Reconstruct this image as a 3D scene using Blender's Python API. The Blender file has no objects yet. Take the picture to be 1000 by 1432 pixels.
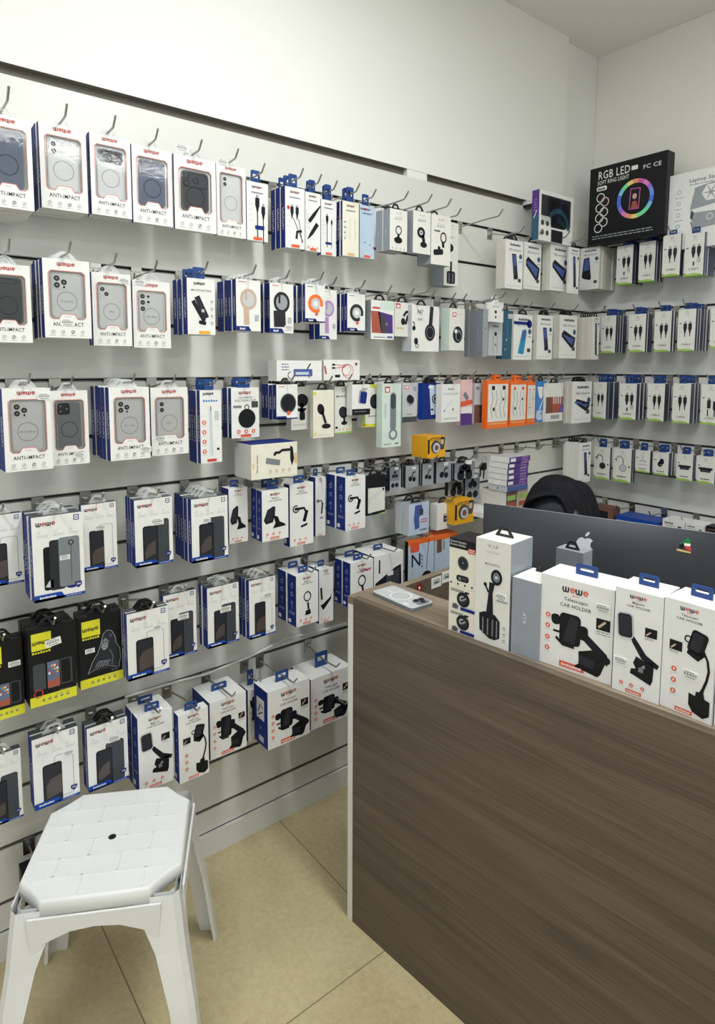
import bpy, math, random
from mathutils import Vector, Matrix
from mathutils.geometry import tessellate_polygon
random.seed(7)
PI = math.pi
col = bpy.context.scene.collection

# ------------------------------------------------------------------ camera model (room metres; corner of the two slat walls = origin)
CF = 889.5
CPOS = Vector((1.7593, -2.853, 1.5404))
PPX, PPY = 500.0, 597.7
_y, _p, _r = math.radians(51.573), math.radians(5.55), math.radians(.2046)
FW = Vector((-math.sin(_y)*math.cos(_p), math.cos(_y)*math.cos(_p), -math.sin(_p)))
_R0 = Vector((math.cos(_y), math.sin(_y), 0)); _U0 = _R0.cross(FW)
RT = _R0*math.cos(_r) + _U0*math.sin(_r); UP = -_R0*math.sin(_r) + _U0*math.cos(_r)
def proj(P):
    d = Vector(P)-CPOS; z = d.dot(FW)
    return PPX+CF*d.dot(RT)/z, PPY-CF*d.dot(UP)/z
def ray(x, y): return FW + RT*((x-PPX)/CF) - UP*((y-PPY)/CF)
def onplane(x, y, ax, val):
    d = ray(x, y); return CPOS + d*((val-CPOS[ax])/d[ax])
def zat(X, Y, py):                       # height of the point of the vertical line (X, Y) seen at picture row py
    z = 1.5
    for _ in range(6):
        e = proj((X, Y, z))[1]-py; g = (proj((X, Y, z+.01))[1]-proj((X, Y, z))[1])/.01
        z -= e/g
    return z

# ------------------------------------------------------------------ materials
def lin(c): 
    c /= 255.
    return c/12.92 if c <= .04045 else ((c+.055)/1.055)**2.4
MATS = {}
def mat(name, rgb, rough=.5, metal=0., spec=.5, noise=.06, nscale=40., coat=0., trans=None):
    m = bpy.data.materials.new(name); m.use_nodes = True
    nt = m.node_tree; b = nt.nodes['Principled BSDF']
    c = [lin(v) for v in rgb]+[1]
    b.inputs['Roughness'].default_value = rough; b.inputs['Metallic'].default_value = metal
    b.inputs['Specular IOR Level'].default_value = spec
    if coat: b.inputs['Coat Weight'].default_value = coat; b.inputs['Coat Roughness'].default_value = .08
    tc = nt.nodes.new('ShaderNodeTexCoord'); n = nt.nodes.new('ShaderNodeTexNoise'); n.inputs['Scale'].default_value = nscale
    n.inputs['Detail'].default_value = 3
    mx = nt.nodes.new('ShaderNodeMix'); mx.data_type = 'RGBA'
    mx.inputs[6].default_value = [v*(1-noise) for v in c[:3]]+[1]; mx.inputs[7].default_value = [min(1, v*(1+noise)) for v in c[:3]]+[1]
    nt.links.new(tc.outputs['Object'], n.inputs['Vector']); nt.links.new(n.outputs['Fac'], mx.inputs[0]); nt.links.new(mx.outputs[2], b.inputs['Base Color'])
    if trans:
        out = nt.nodes['Material Output']; t = nt.nodes.new('ShaderNodeBsdfTransparent'); ms = nt.nodes.new('ShaderNodeMixShader')
        ms.inputs[0].default_value = trans; nt.links.new(t.outputs[0], ms.inputs[1]); nt.links.new(b.outputs[0], ms.inputs[2]); nt.links.new(ms.outputs[0], out.inputs[0])
    MATS[name] = m
    return m
for n_, c_, r_ in [('white', (228,229,227), .42), ('offwhite', (222,222,216), .5), ('cream', (226,224,208), .5), ('navy', (20,42,118), .55), ('blue', (28,70,160), .35),
                   ('ink', (28,30,38), .4), ('black', (24,25,28), .4), ('darkgrey', (62,66,72), .4), ('grey', (120,126,132), .45), ('midgrey', (150,155,160), .45),
                   ('lightgrey', (190,194,198), .45), ('silvergrey', (146,153,162), .4), ('red', (196,62,60), .4), ('orange', (222,92,62), .4), ('brightorange', (238,112,40), .35),
                   ('pinkline', (222,142,130), .4), ('skyblue', (60,130,200), .4), ('teal', (44,88,108), .35), ('yellow', (214,212,48), .4), ('amber', (226,166,30), .4),
                   ('purple', (84,58,128), .4), ('lilac', (178,140,196), .4), ('green', (150,190,90), .4), ('mint', (204,220,212), .45), ('brown', (112,76,66), .5),
                   ('rust', (164,84,66), .4), ('pink', (226,190,190), .4), ('bluegrey', (96,108,132), .35), ('palecase', (222,224,226), .3), ('tan', (196,170,150), .4),
                   ('redcable', (206,54,50), .4), ('gold', (214,180,120), .4), ('edgewhite', (206,207,202), .5), ('pages', (206,204,194), .6), ('phoneblue', (72,90,152), .3),
                   ('phonecyan', (40,140,180), .3), ('darkred', (120,34,30), .4), ('flaggreen', (20,120,60), .4), ('ice', (186,204,224), .35), ('fibre', (176,140,100), .6),
                   ('violet', (110,84,170), .4), ('charcoal', (44,46,52), .35), ('clearpink', (196,150,150), .3), ('applesilver', (196,202,212), .25)]:
    mat(n_, c_, r_, spec=.2 if n_ in ('navy','blue','ink','black','charcoal','purple') else .4)
mat('steel', (176,176,172), .28, 1., noise=.03); mat('groovemetal', (120,122,120), .4, .8); mat('groovedark', (48,47,45), .7)
mat('plastic_blue', (24,62,126), .4); mat('plastic_black', (20,20,22), .35); mat('leather', (30,31,34), .38, noise=.2, nscale=90); mat('pad', (62,66,72), .45, noise=.15, nscale=60)
mat('cloth', (24,25,30), .75, noise=.3, nscale=120, spec=.2)
mat('plastic_clear', (225,228,228), .2, trans=.35); mat('navydull', (60,66,92), .4); mat('brownglow', (76,69,66), .35); mat('gapshade', (112,108,100), .7)
mat('polybag', (220,226,232), .15, trans=.25); mat('blister', (200,206,212), .12, trans=.3)
mat('imac_back', (74,77,82), .4, .5, noise=.03, nscale=8)
mat('wall_paint', (232,233,230), .6, noise=.02, nscale=3); mat('wall_cream', (236,235,228), .6, noise=.02, nscale=3); mat('ceil_paint', (236,236,233), .7, noise=.02)
mat('stool_white', (224,226,226), .42, noise=.03, nscale=14)
# slat wall laminate: warm grey-white, slightly glossy, faint vertical mottling
def slatmat(name, rgb):
    m = mat(name, rgb, .33, noise=.035, nscale=2.2, spec=.45)
    nt = m.node_tree; n = [x for x in nt.nodes if x.type == 'TEX_NOISE'][0]
    mp = nt.nodes.new('ShaderNodeMapping'); mp.inputs['Scale'].default_value = (3, 3, .5)
    tc = [x for x in nt.nodes if x.type == 'TEX_COORD'][0]
    nt.links.new(tc.outputs['Object'], mp.inputs[0]); nt.links.new(mp.outputs[0], n.inputs['Vector'])
slatmat('slat', (216,217,212)); slatmat('slat_back', (210,211,208))
# window film of the phone case boxes
def film():
    m = bpy.data.materials.new('film'); m.use_nodes = True; nt = m.node_tree; nt.nodes.remove(nt.nodes['Principled BSDF'])
    o = nt.nodes['Material Output']; t = nt.nodes.new('ShaderNodeBsdfTransparent'); g = nt.nodes.new('ShaderNodeBsdfGlossy'); g.inputs['Roughness'].default_value = .05
    f = nt.nodes.new('ShaderNodeFresnel'); f.inputs['IOR'].default_value = 1.35; n = nt.nodes.new('ShaderNodeTexNoise'); n.inputs['Scale'].default_value = 9
    bp = nt.nodes.new('ShaderNodeBump'); bp.inputs['Strength'].default_value = .015; bp.inputs['Distance'].default_value = .01
    nt.links.new(n.outputs['Fac'], bp.inputs['Height']); nt.links.new(bp.outputs[0], g.inputs['Normal'])
    s = nt.nodes.new('ShaderNodeMixShader'); nt.links.new(f.outputs[0], s.inputs[0]); nt.links.new(t.outputs[0], s.inputs[1]); nt.links.new(g.outputs[0], s.inputs[2]); nt.links.new(s.outputs[0], o.inputs[0])
    MATS['film'] = m
film()
# wood laminate with long flowing grain
def wood(name, a, b, rough, ang=0.):
    m = bpy.data.materials.new(name); m.use_nodes = True; nt = m.node_tree; bs = nt.nodes['Principled BSDF']; L = nt.links.new
    tc = nt.nodes.new('ShaderNodeTexCoord'); mp = nt.nodes.new('ShaderNodeMapping'); mp.inputs['Scale'].default_value = (1.1, 9, 15); mp.inputs['Rotation'].default_value = (0, ang, 0)
    n1 = nt.nodes.new('ShaderNodeTexNoise'); n1.inputs['Scale'].default_value = 1.6; n1.inputs['Detail'].default_value = 5; n1.inputs['Distortion'].default_value = .6
    mp2 = nt.nodes.new('ShaderNodeMapping'); mp2.inputs['Scale'].default_value = (1.6, 60, 150); mp2.inputs['Rotation'].default_value = (0, ang, 0)
    n2 = nt.nodes.new('ShaderNodeTexNoise'); n2.inputs['Scale'].default_value = 2; n2.inputs['Detail'].default_value = 3; n2.inputs['Distortion'].default_value = .3
    L(tc.outputs['Object'], mp.inputs[0]); L(mp.outputs[0], n1.inputs['Vector']); L(tc.outputs['Object'], mp2.inputs[0]); L(mp2.outputs[0], n2.inputs['Vector'])
    ad = nt.nodes.new('ShaderNodeMath'); ad.operation = 'MULTIPLY_ADD'; ad.inputs[1].default_value = .55
    L(n2.outputs['Fac'], ad.inputs[0]); ml = nt.nodes.new('ShaderNodeMath'); ml.operation = 'MULTIPLY'; ml.inputs[1].default_value = .5; L(n1.outputs['Fac'], ml.inputs[0]); L(ml.outputs[0], ad.inputs[2])
    cr = nt.nodes.new('ShaderNodeValToRGB'); cr.color_ramp.elements[0].position = .36; cr.color_ramp.elements[1].position = .68
    cr.color_ramp.elements[0].color = [lin(v) for v in a]+[1]; cr.color_ramp.elements[1].color = [lin(v) for v in b]+[1]
    L(ad.outputs[0], cr.inputs[0]); L(cr.outputs[0], bs.inputs['Base Color']); bs.inputs['Roughness'].default_value = rough; bs.inputs['Specular IOR Level'].default_value = .3
    MATS[name] = m
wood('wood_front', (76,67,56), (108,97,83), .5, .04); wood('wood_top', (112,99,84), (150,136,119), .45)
# floor: beige speckled tiles with thin joints
def tiles():
    m = bpy.data.materials.new('floor_tiles'); m.use_nodes = True; nt = m.node_tree; bs = nt.nodes['Principled BSDF']; L = nt.links.new
    tc = nt.nodes.new('ShaderNodeTexCoord'); mp = nt.nodes.new('ShaderNodeMapping'); mp.inputs['Location'].default_value = (FLX, FLY, 0)
    br = nt.nodes.new('ShaderNodeTexBrick'); br.offset = 0; br.inputs['Scale'].default_value = 1; br.inputs['Mortar Size'].default_value = .0016; br.inputs['Brick Width'].default_value = .6; br.inputs['Row Height'].default_value = .6
    br.inputs['Mortar'].default_value = (lin(120), lin(108), lin(80), 1)
    n = nt.nodes.new('ShaderNodeTexNoise'); n.inputs['Scale'].default_value = 60; n.inputs['Detail'].default_value = 6; n.inputs['Roughness'].default_value = .7
    n2 = nt.nodes.new('ShaderNodeTexNoise'); n2.inputs['Scale'].default_value = 5
    cr = nt.nodes.new('ShaderNodeValToRGB'); cr.color_ramp.elements[0].position = .3; cr.color_ramp.elements[1].position = .7
    cr.color_ramp.elements[0].color = [lin(v) for v in (168,154,116)]+[1]; cr.color_ramp.elements[1].color = [lin(v) for v in (206,194,156)]+[1]
    mi = nt.nodes.new('ShaderNodeMath'); mi.operation = 'MULTIPLY_ADD'; mi.inputs[1].default_value = .6; mh = nt.nodes.new('ShaderNodeMath'); mh.operation = 'MULTIPLY'; mh.inputs[1].default_value = .4
    L(tc.outputs['Object'], mp.inputs[0]); L(mp.outputs[0], br.inputs['Vector']); L(tc.outputs['Object'], n.inputs['Vector']); L(tc.outputs['Object'], n2.inputs['Vector'])
    L(n.outputs['Fac'], mi.inputs[0]); L(n2.outputs['Fac'], mh.inputs[0]); L(mh.outputs[0], mi.inputs[2]); L(mi.outputs[0], cr.inputs[0])
    L(cr.outputs[0], br.inputs['Color1']); L(cr.outputs[0], br.inputs['Color2']); L(br.outputs['Color'], bs.inputs['Base Color']); bs.inputs['Roughness'].default_value = .35
    MATS['floor_tiles'] = m
FLX, FLY = 0.0, 0.0
tiles()

# ------------------------------------------------------------------ mesh helpers
class MB:
    def __init__(s): s.v = []; s.f = []; s.m = []; s.ms = []; s.sm = []
    def mi(s, m):
        if m not in s.ms: s.ms.append(m)
        return s.ms.index(m)
    def face(s, pts, m, smooth=False):
        k = len(s.v); s.v += [tuple(p) for p in pts]; s.f.append(tuple(range(k, k+len(pts)))); s.m.append(s.mi(m)); s.sm.append(smooth)
    def grid(s, rows, m, smooth=True, closed=False):        # rows of points joined into quads with shared vertices
        k = len(s.v); n = len(rows[0])
        for r in rows: s.v += [tuple(p) for p in r]
        for i in range(len(rows)-1):
            for j in range(n if closed else n-1):
                a = k+i*n+j; b = k+i*n+(j+1) % n
                s.f.append((a, b, b+n, a+n)); s.m.append(s.mi(m)); s.sm.append(smooth)
    def box(s, x0, y0, z0, x1, y1, z1, m, mf=None):          # mf: dict of face -> material
        mf = mf or {}
        p = [(x0,y0,z0),(x1,y0,z0),(x1,y1,z0),(x0,y1,z0),(x0,y0,z1),(x1,y0,z1),(x1,y1,z1),(x0,y1,z1)]
        k = len(s.v); s.v += p
        for nm, q in (('bottom',(0,3,2,1)),('top',(4,5,6,7)),('front',(0,1,5,4)),('right',(1,2,6,5)),('back',(2,3,7,6)),('left',(3,0,4,7))):
            if mf.get(nm, 1) is None: continue
            s.f.append(tuple(k+i for i in q)); s.m.append(s.mi(mf.get(nm, m))); s.sm.append(False)
    def tube(s, pts, r, m, n=8, cap=True):
        pts = [Vector(p) for p in pts]; rings = []
        rr = r if isinstance(r, (list, tuple)) else [r]*len(pts)
        prev = None
        for i, p in enumerate(pts):
            t = (pts[min(i+1, len(pts)-1)]-pts[max(i-1, 0)]).normalized()
            a = prev if prev is not None else (Vector((0,0,1)) if abs(t.z) < .9 else Vector((1,0,0)))
            u = (a - t*a.dot(t)).normalized(); w = t.cross(u); prev = u
            rings.append([p+(u*math.cos(2*PI*j/n)+w*math.sin(2*PI*j/n))*rr[i] for j in range(n)])
        s.grid(rings, m, True, True)
        if cap: s.face(rings[0][::-1], m); s.face(rings[-1], m)
    def lathe(s, prof, m, n=24, c=(0,0,0)):
        s.grid([[(c[0]+r*math.cos(2*PI*j/n), c[1]+r*math.sin(2*PI*j/n), c[2]+z) for j in range(n)] for r, z in prof], m, True, True)
    def prism(s, pts, z0, z1, m, fn=None, mside=None):       # closed outline extruded between two levels; fn maps (u,v,level) to a point
        fn = fn or (lambda u, v, l: (u, v, l))
        s.face([fn(u, v, z1) for u, v in pts], m); s.face([fn(u, v, z0) for u, v in reversed(pts)], m)
        n = len(pts)
        for i in range(n):
            (a, b), (c, d) = pts[i], pts[(i+1) % n]
            s.face([fn(a,b,z0), fn(c,d,z0), fn(c,d,z1), fn(a,b,z1)], mside or m)
    def mesh(s, name):
        me = bpy.data.meshes.new(name); me.from_pydata(s.v, [], s.f)
        for m in s.ms: me.materials.append(MATS[m])
        me.polygons.foreach_set('material_index', s.m); me.polygons.foreach_set('use_smooth', s.sm); me.update()
        return me
    def build(s, name, parent=None, me=None):
        o = bpy.data.objects.new(name, me or s.mesh(name)); col.objects.link(o)
        if parent: o.parent = parent
        return o
def tag(o, label, cat, group=None):
    o['label'] = label; o['category'] = cat
    if group: o['group'] = group
    return o
def empty(name, loc, rz=0, rx=0, ry=0):
    o = bpy.data.objects.new(name, None); col.objects.link(o); o.empty_display_size = .03
    o.location = loc; o.rotation_euler = (rx, ry, rz); return o
def struct(o): o['kind'] = 'structure'; return o
def copy_tree(o):
    c = o.copy(); col.objects.link(c)
    for ch in list(o.children):
        d = ch.copy(); col.objects.link(d); d.parent = c
        for g in list(ch.children):
            e = g.copy(); col.objects.link(e); e.parent = d
    return c

def rrpts(x, y, w, h, r, n=4, rot=0):
    r = min(r, w/2-1e-5, h/2-1e-5); P = []
    for cx, cy, a0 in ((x+w-r, y+r, -90), (x+w-r, y+h-r, 0), (x+r, y+h-r, 90), (x+r, y+r, 180)):
        for i in range(n+1):
            a = math.radians(a0+90*i/n); P.append((cx+r*math.cos(a), cy+r*math.sin(a)))
    return rotp(P, rot, (x+w/2, y+h/2))
def rotp(P, rot, c):
    if not rot: return P
    a = math.radians(rot); return [(c[0]+(u-c[0])*math.cos(a)-(v-c[1])*math.sin(a), c[1]+(u-c[0])*math.sin(a)+(v-c[1])*math.cos(a)) for u, v in P]
_T = {}
def textgeo(s, bold):
    k = (s, bold)
    if k not in _T:
        cu = bpy.data.curves.new('t', 'FONT'); cu.body = s; cu.resolution_u = 2; cu.space_character = 1.08; cu.offset = .006 if bold else 0
        o = bpy.data.objects.new('t', cu); me = o.to_mesh()
        V = [(v.co.x, v.co.y) for v in me.vertices]; Fc = [tuple(p.vertices) for p in me.polygons]
        o.to_mesh_clear(); bpy.data.objects.remove(o); bpy.data.curves.remove(cu)
        x0 = min([v[0] for v in V] or [0]); x1 = max([v[0] for v in V] or [1])
        _T[k] = (V, Fc, x0, x1)
    return _T[k]
EPS = .00022
UNREAD = {'GRIP','RING','ADAPTER','SPEAKER','X-PROTECT','360 ROTATE','STYLUS','26CM','MICROWEAR','INFRARED','MAGIC PRO','PREMIUM','360','wm2000','SMART','AUX ADAPTER'}
class Art:                                # flat printing on one face; unit = the face's width
    def __init__(s, mb, fn, W, Hh): s.mb = mb; s.fn = fn; s.k = W; s.H = Hh/W
    def P(s, x, y, l): return s.fn(x*s.k, y*s.k, l*EPS)
    def poly(s, pts, m, l=1): s.mb.face([s.P(x, y, l) for x, y in pts], m)
    def rect(s, x, y, w, h, m, l=1, rot=0): s.poly(rotp([(x,y),(x+w,y),(x+w,y+h),(x,y+h)], rot, (x+w/2, y+h/2)), m, l)
    def rr(s, x, y, w, h, r, m, l=1, rot=0): s.poly(rrpts(x, y, w, h, r, 3, rot), m, l)
    def rro(s, x, y, w, h, r, t, m, l=1, rot=0):
        c = (x+w/2, y+h/2); a = rotp(rrpts(x, y, w, h, r, 3), rot, c); b = rotp(rrpts(x+t, y+t, w-2*t, h-2*t, max(r-t, .002), 3), rot, c); n = len(a)
        for i in range(n): s.poly([a[i], a[(i+1) % n], b[(i+1) % n], b[i]], m, l)
    def circ(s, x, y, r, m, l=1, n=14, sx=1., rot=0): s.poly(rotp([(x+r*sx*math.cos(2*PI*i/n), y+r*math.sin(2*PI*i/n)) for i in range(n)], rot, (x, y)), m, l)
    def ring(s, x, y, r, t, m, l=1, n=24, sx=1., a0=0, a1=360, rot=0):
        c = (x, y)
        for i in range(n):
            a = math.radians(a0+(a1-a0)*i/n); b = math.radians(a0+(a1-a0)*(i+1)/n)
            s.poly(rotp([(x+r*sx*math.cos(a), y+r*math.sin(a)), (x+r*sx*math.cos(b), y+r*math.sin(b)), (x+(r-t)*sx*math.cos(b), y+(r-t)*math.sin(b)), (x+(r-t)*sx*math.cos(a), y+(r-t)*math.sin(a))], rot, c), m, l)
    def line(s, pts, wd, m, l=1):
        n = len(pts); A = []; B = []
        for i, (x, y) in enumerate(pts):
            x0, y0 = pts[max(i-1, 0)]; x1, y1 = pts[min(i+1, n-1)]; d = math.hypot(x1-x0, y1-y0) or 1
            w = (wd[i] if isinstance(wd, (list, tuple)) else wd)/2
            A.append((x-(y1-y0)/d*w, y+(x1-x0)/d*w)); B.append((x+(y1-y0)/d*w, y-(x1-x0)/d*w))
        for i in range(n-1): s.poly([B[i], B[i+1], A[i+1], A[i]], m, l)
    def text(s, t, x, y, h, m, l=3, al='c', bold=False, w=None, rot=0):
        if t in UNREAD and not rot:            # lettering too blurred to read: broken bars of the same size
            w = w or len(t)*h*.8; u = x-(w/2 if al == 'c' else 0); k = 0
            while k < len(t): s.rect(u+w*k/len(t), y, w/len(t)*.72, h*(.8 if k % 3 else 1.), m, l); k += 1
            return
        V, Fc, x0, x1 = textgeo(t, bold); sy = h/.72; sx = sy
        if w: sx = w/(x1-x0)
        W = (x1-x0)*sx; ox = x-(W/2 if al == 'c' else 0 if al == 'l' else W)
        pts = rotp([(ox+(v[0]-x0)*sx, y+v[1]*sy) for v in V], rot, (x, y)); k = len(s.mb.v)
        s.mb.v += [s.P(a, b, l) for a, b in pts]; mi = s.mb.mi(m)
        for f in Fc: s.mb.f.append(tuple(k+i for i in f)); s.mb.m.append(mi); s.mb.sm.append(False)
    def micro(s, x, y, w, rows=1, h=.014, m='grey', l=2, gap=.03):   # lines too small to read in the photograph
        rd = random.Random(int(x*100+y*1000))
        for r in range(rows):
            u = x
            while u < x+w-.01:
                q = min(.02+.06*rd.random(), x+w-u); s.rect(u, y-r*gap, q, h, m, l); u += q+.012
    def logo(s, x, y, w, m1='red', m2='red', l=3):              # the four-letter rounded word mark
        w = w*1.12; k = w/4.; h = k*.74; t = k*.24
        for i in range(4):
            u = x-w/2+i*k
            if i % 2 == 0:
                for a in (0, .42): s.line([(u+a*k, y+h), (u+a*k, y+h*.3), (u+a*k+k*.1, y), (u+a*k+k*.32, y), (u+a*k+k*.42, y+h*.3), (u+a*k+k*.42, y+h)], t*.9, m1, l)
            else: s.ring(u+k*.47, y+h*.5, h*.55, t*.8, m2, l, 10, 1., 0, 320); s.rect(u+k*.12, y+h*.42, k*.7, t*.6, m2, l)
    def icons(s, pts, r, m='orange', l=2):
        for x, y in pts: s.circ(x, y, r, m, l, 10); s.rect(x-r*.3, y-r*.45, r*.6, r*.9, 'white', l+1); s.micro(x-r*1.2, y-r*1.7, r*2.4, 1, r*.25, 'lightgrey')

# ------------------------------------------------------------------ the carton
def faces(w, h, d):
    return dict(front=(lambda u, v, e: (u-w/2, -d/2-e, v), w, h), left=(lambda u, v, e: (-w/2-e, d/2-u, v), d, h),
                right=(lambda u, v, e: (w/2+e, -d/2+u, v), d, h), top=(lambda u, v, e: (u-w/2, -d/2+v, h+e), w, d))
def carton_mesh(name, w, h, d, base, cols, arts=None, window=None):
    mb = MB(); cols = dict(cols)
    if window: cols['front'] = None
    mb.box(-w/2, -d/2, 0, w/2, d/2, h, base, cols)
    fc = faces(w, h, d)
    if window:
        fn, W, H = fc['front']; hole = [(x*w, y*w) for x, y in window]; outer = [(0,0),(w,0),(w,h),(0,h)]
        allp = outer+hole; tr = tessellate_polygon([[Vector((x,y,0)) for x, y in outer], [Vector((x,y,0)) for x, y in hole]])
        for t in tr: mb.face([fn(allp[i][0], allp[i][1], 0) for i in t], base)
        dd = min(d*.75, .009)
        for i in range(len(hole)):
            a, b = hole[i], hole[(i+1) % len(hole)]
            mb.face([fn(a[0],a[1],0), fn(b[0],b[1],0), fn(b[0],b[1],-dd), fn(a[0],a[1],-dd)], 'white')
        mb.face([fn(x, y, -dd) for x, y in hole], 'white')
    for k, f in (arts or {}).items():
        fn, W, H = fc[k]; f(Art(mb, fn, W, H))
    return mb.mesh(name)
def tab_mesh(kind, w, th):
    mb = MB(); t = .0016
    m = {'blue': 'plastic_blue', 'clear': 'plastic_clear', 'black': 'plastic_black', 'orange': 'brightorange', 'white': 'white'}[kind]
    tw = min(w*(.42 if w < .13 else .3), .05)
    if kind == 'clear': th = min(th, .02)
    if kind == 'black': th = min(th, .022)
    if kind in ('blue', 'orange', 'white'): out = rrpts(-tw/2, -.004, tw, th+.004, .004); hole = rrpts(-tw*.32, th*.38, tw*.64, th*.34, .003)
    else: out = [(-tw*.6, -.003), (tw*.6, -.003), (tw*.6, .003), (tw*.32, th*.85), (tw*.15, th), (-tw*.15, th), (-tw*.32, th*.85), (-tw*.6, .003)]; hole = [(-tw*.34, th*.25), (tw*.34, th*.25), (tw*.2, th*.72), (-tw*.2, th*.72)]
    tr = tessellate_polygon([[Vector((x,y,0)) for x, y in out], [Vector((x,y,0)) for x, y in hole]]); P = out+hole
    for s in (-t, t):
        for q in tr: mb.face([(P[i][0], s, P[i][1]) for i in q], m)
    for loop in (out, hole):
        for i in range(len(loop)):
            a, b = loop[i], loop[(i+1) % len(loop)]; mb.face([(a[0],-t,a[1]),(b[0],-t,b[1]),(b[0],t,b[1]),(a[0],t,a[1])], m)
    return mb.mesh('hang_tab')
def sticker(parent, w, h, d, x, y, sw, rot=0, m='white'):
    mb = MB(); sh = sw*.5
    A = Art(mb, lambda u, v, e: (u-w/2, -d/2-.0012-e, v), w, h)
    mb.prism([(p[0]*w, p[1]*w) for p in rotp([(x,y),(x+sw,y),(x+sw,y+sh),(x,y+sh)], rot, (x+sw/2, y+sh/2))], .0002, .0012, m, lambda u, v, l: (u-w/2, -d/2-l, v))
    a = math.radians(rot); c = (x+sw/2, y+sh/2)
    for i in range(9):
        u = x+sw*(.12+.085*i); A.poly(rotp([(u, y+sh*.4), (u+sw*(.03 if i % 2 else .045), y+sh*.4), (u+sw*(.03 if i % 2 else .045), y+sh*.72), (u, y+sh*.72)], rot, c), 'ink', 1)
    A.poly(rotp([(x+sw*.2, y+sh*.15), (x+sw*.8, y+sh*.15), (x+sw*.8, y+sh*.25), (x+sw*.2, y+sh*.25)], rot, c), 'grey', 1)
    A.poly(rotp([(x+sw*.15, y+sh*.82), (x+sw*.7, y+sh*.82), (x+sw*.7, y+sh*.9), (x+sw*.15, y+sh*.9)], rot, c), 'grey', 1)
    return mb.build('price_sticker', parent)
# ------------------------------------------------------------------ printed designs (x across 0..1, y up 0..A.H, in box widths)
def s_spine(A, m='white', m2='red'):       # side print of the navy cartons: a column of unreadable lines
    A.k = A.H*A.k; H = 1.; W = 1./A.H; A.H = 1.
    for j in range(2):
        y = .3
        while y < .66: A.rect(W*(.34+.2*j), y, W*.09, .018+.012*((int(y*100)+j) % 3), m, 1); y += .042
    A.circ(W*.5, .72, min(W*.2, .012), m2, 1, 8)
def s_holder(A):
    W = 1.; H = A.H
    A.rect(.1, H*.04, .3, H*.07, 'white', 1)
    for y in (.78, .62): A.ring(.5, H*y, .14, .03, 'lightgrey', 1, 14)
    A.line([(.4, H*.8), (.6, H*.86), (.62, H*.76)], .03, 'lightgrey', 1); A.ring(.5, H*.45, .1, .03, 'lightgrey', 1, 12); A.line([(.5, H*.4), (.55, H*.33)], .03, 'lightgrey')
    A.micro(.2, H*.26, .6, 3, .02, 'lightgrey', 1, .06)
def s_vip(A): A.text('V.I.P', .5, A.H*.45, .16, 'white', 1, 'c', True, None, 90)
def s_photo(A):
    H = A.H; A.rect(.2, H*.45, .55, H*.36, 'white', 1); A.line([(.3, H*.55), (.45, H*.7), (.65, H*.66)], .06, 'ink', 2); A.line([(.3, H*.5), (.65, H*.6)], .05, 'darkgrey', 2); A.rect(.35, H*.06, .35, H*.1, 'lightgrey', 1)
    A.circ(.5, H*.3, .06, 'skyblue', 1, 8); A.line([(.3, H*.76), (.6, H*.72)], .03, 'amber', 2)
def win_anti(H): 
    return [(.11,.42+.06),(.17,.42),(.30,.42),(.37,.53),(.64,.53),(.71,.42),(.83,.42),(.89,.48),(.89,H-.31),(.83,H-.25),(.17,H-.25),(.11,H-.31)]
def d_anti(A, lg='red', **k):
    H = A.H; A.logo(.5, H-.14, .34, 'red', 'red')
    A.text('ANTI-IMPACT', .5, .265, .088, 'black', 2, 'c', True, .66)
    wn = win_anti(H); n = len(wn)
    for i in range(n):
        a, b = wn[i], wn[(i+1) % n]; A.line([a, b], .014, 'pinkline', 2)
    for i in range(4): A.ring(.17+.21*i, .13, .045, .01, 'midgrey' if i != 2 else 'ink', 1, 10); A.line([(.15+.21*i, .1), (.19+.21*i, .16)], .016, 'midgrey' if i != 2 else 'ink', 1); A.micro(.11+.21*i, .05, .12, 1, .012, 'midgrey')
    A.micro(.43, .46, .14, 1, .02, 'lightgrey')
CASES = {'clear': 'palecase', 'grey': 'bluegrey', 'dark': 'darkgrey', 'black': 'charcoal', 'slate': 'grey'}
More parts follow.
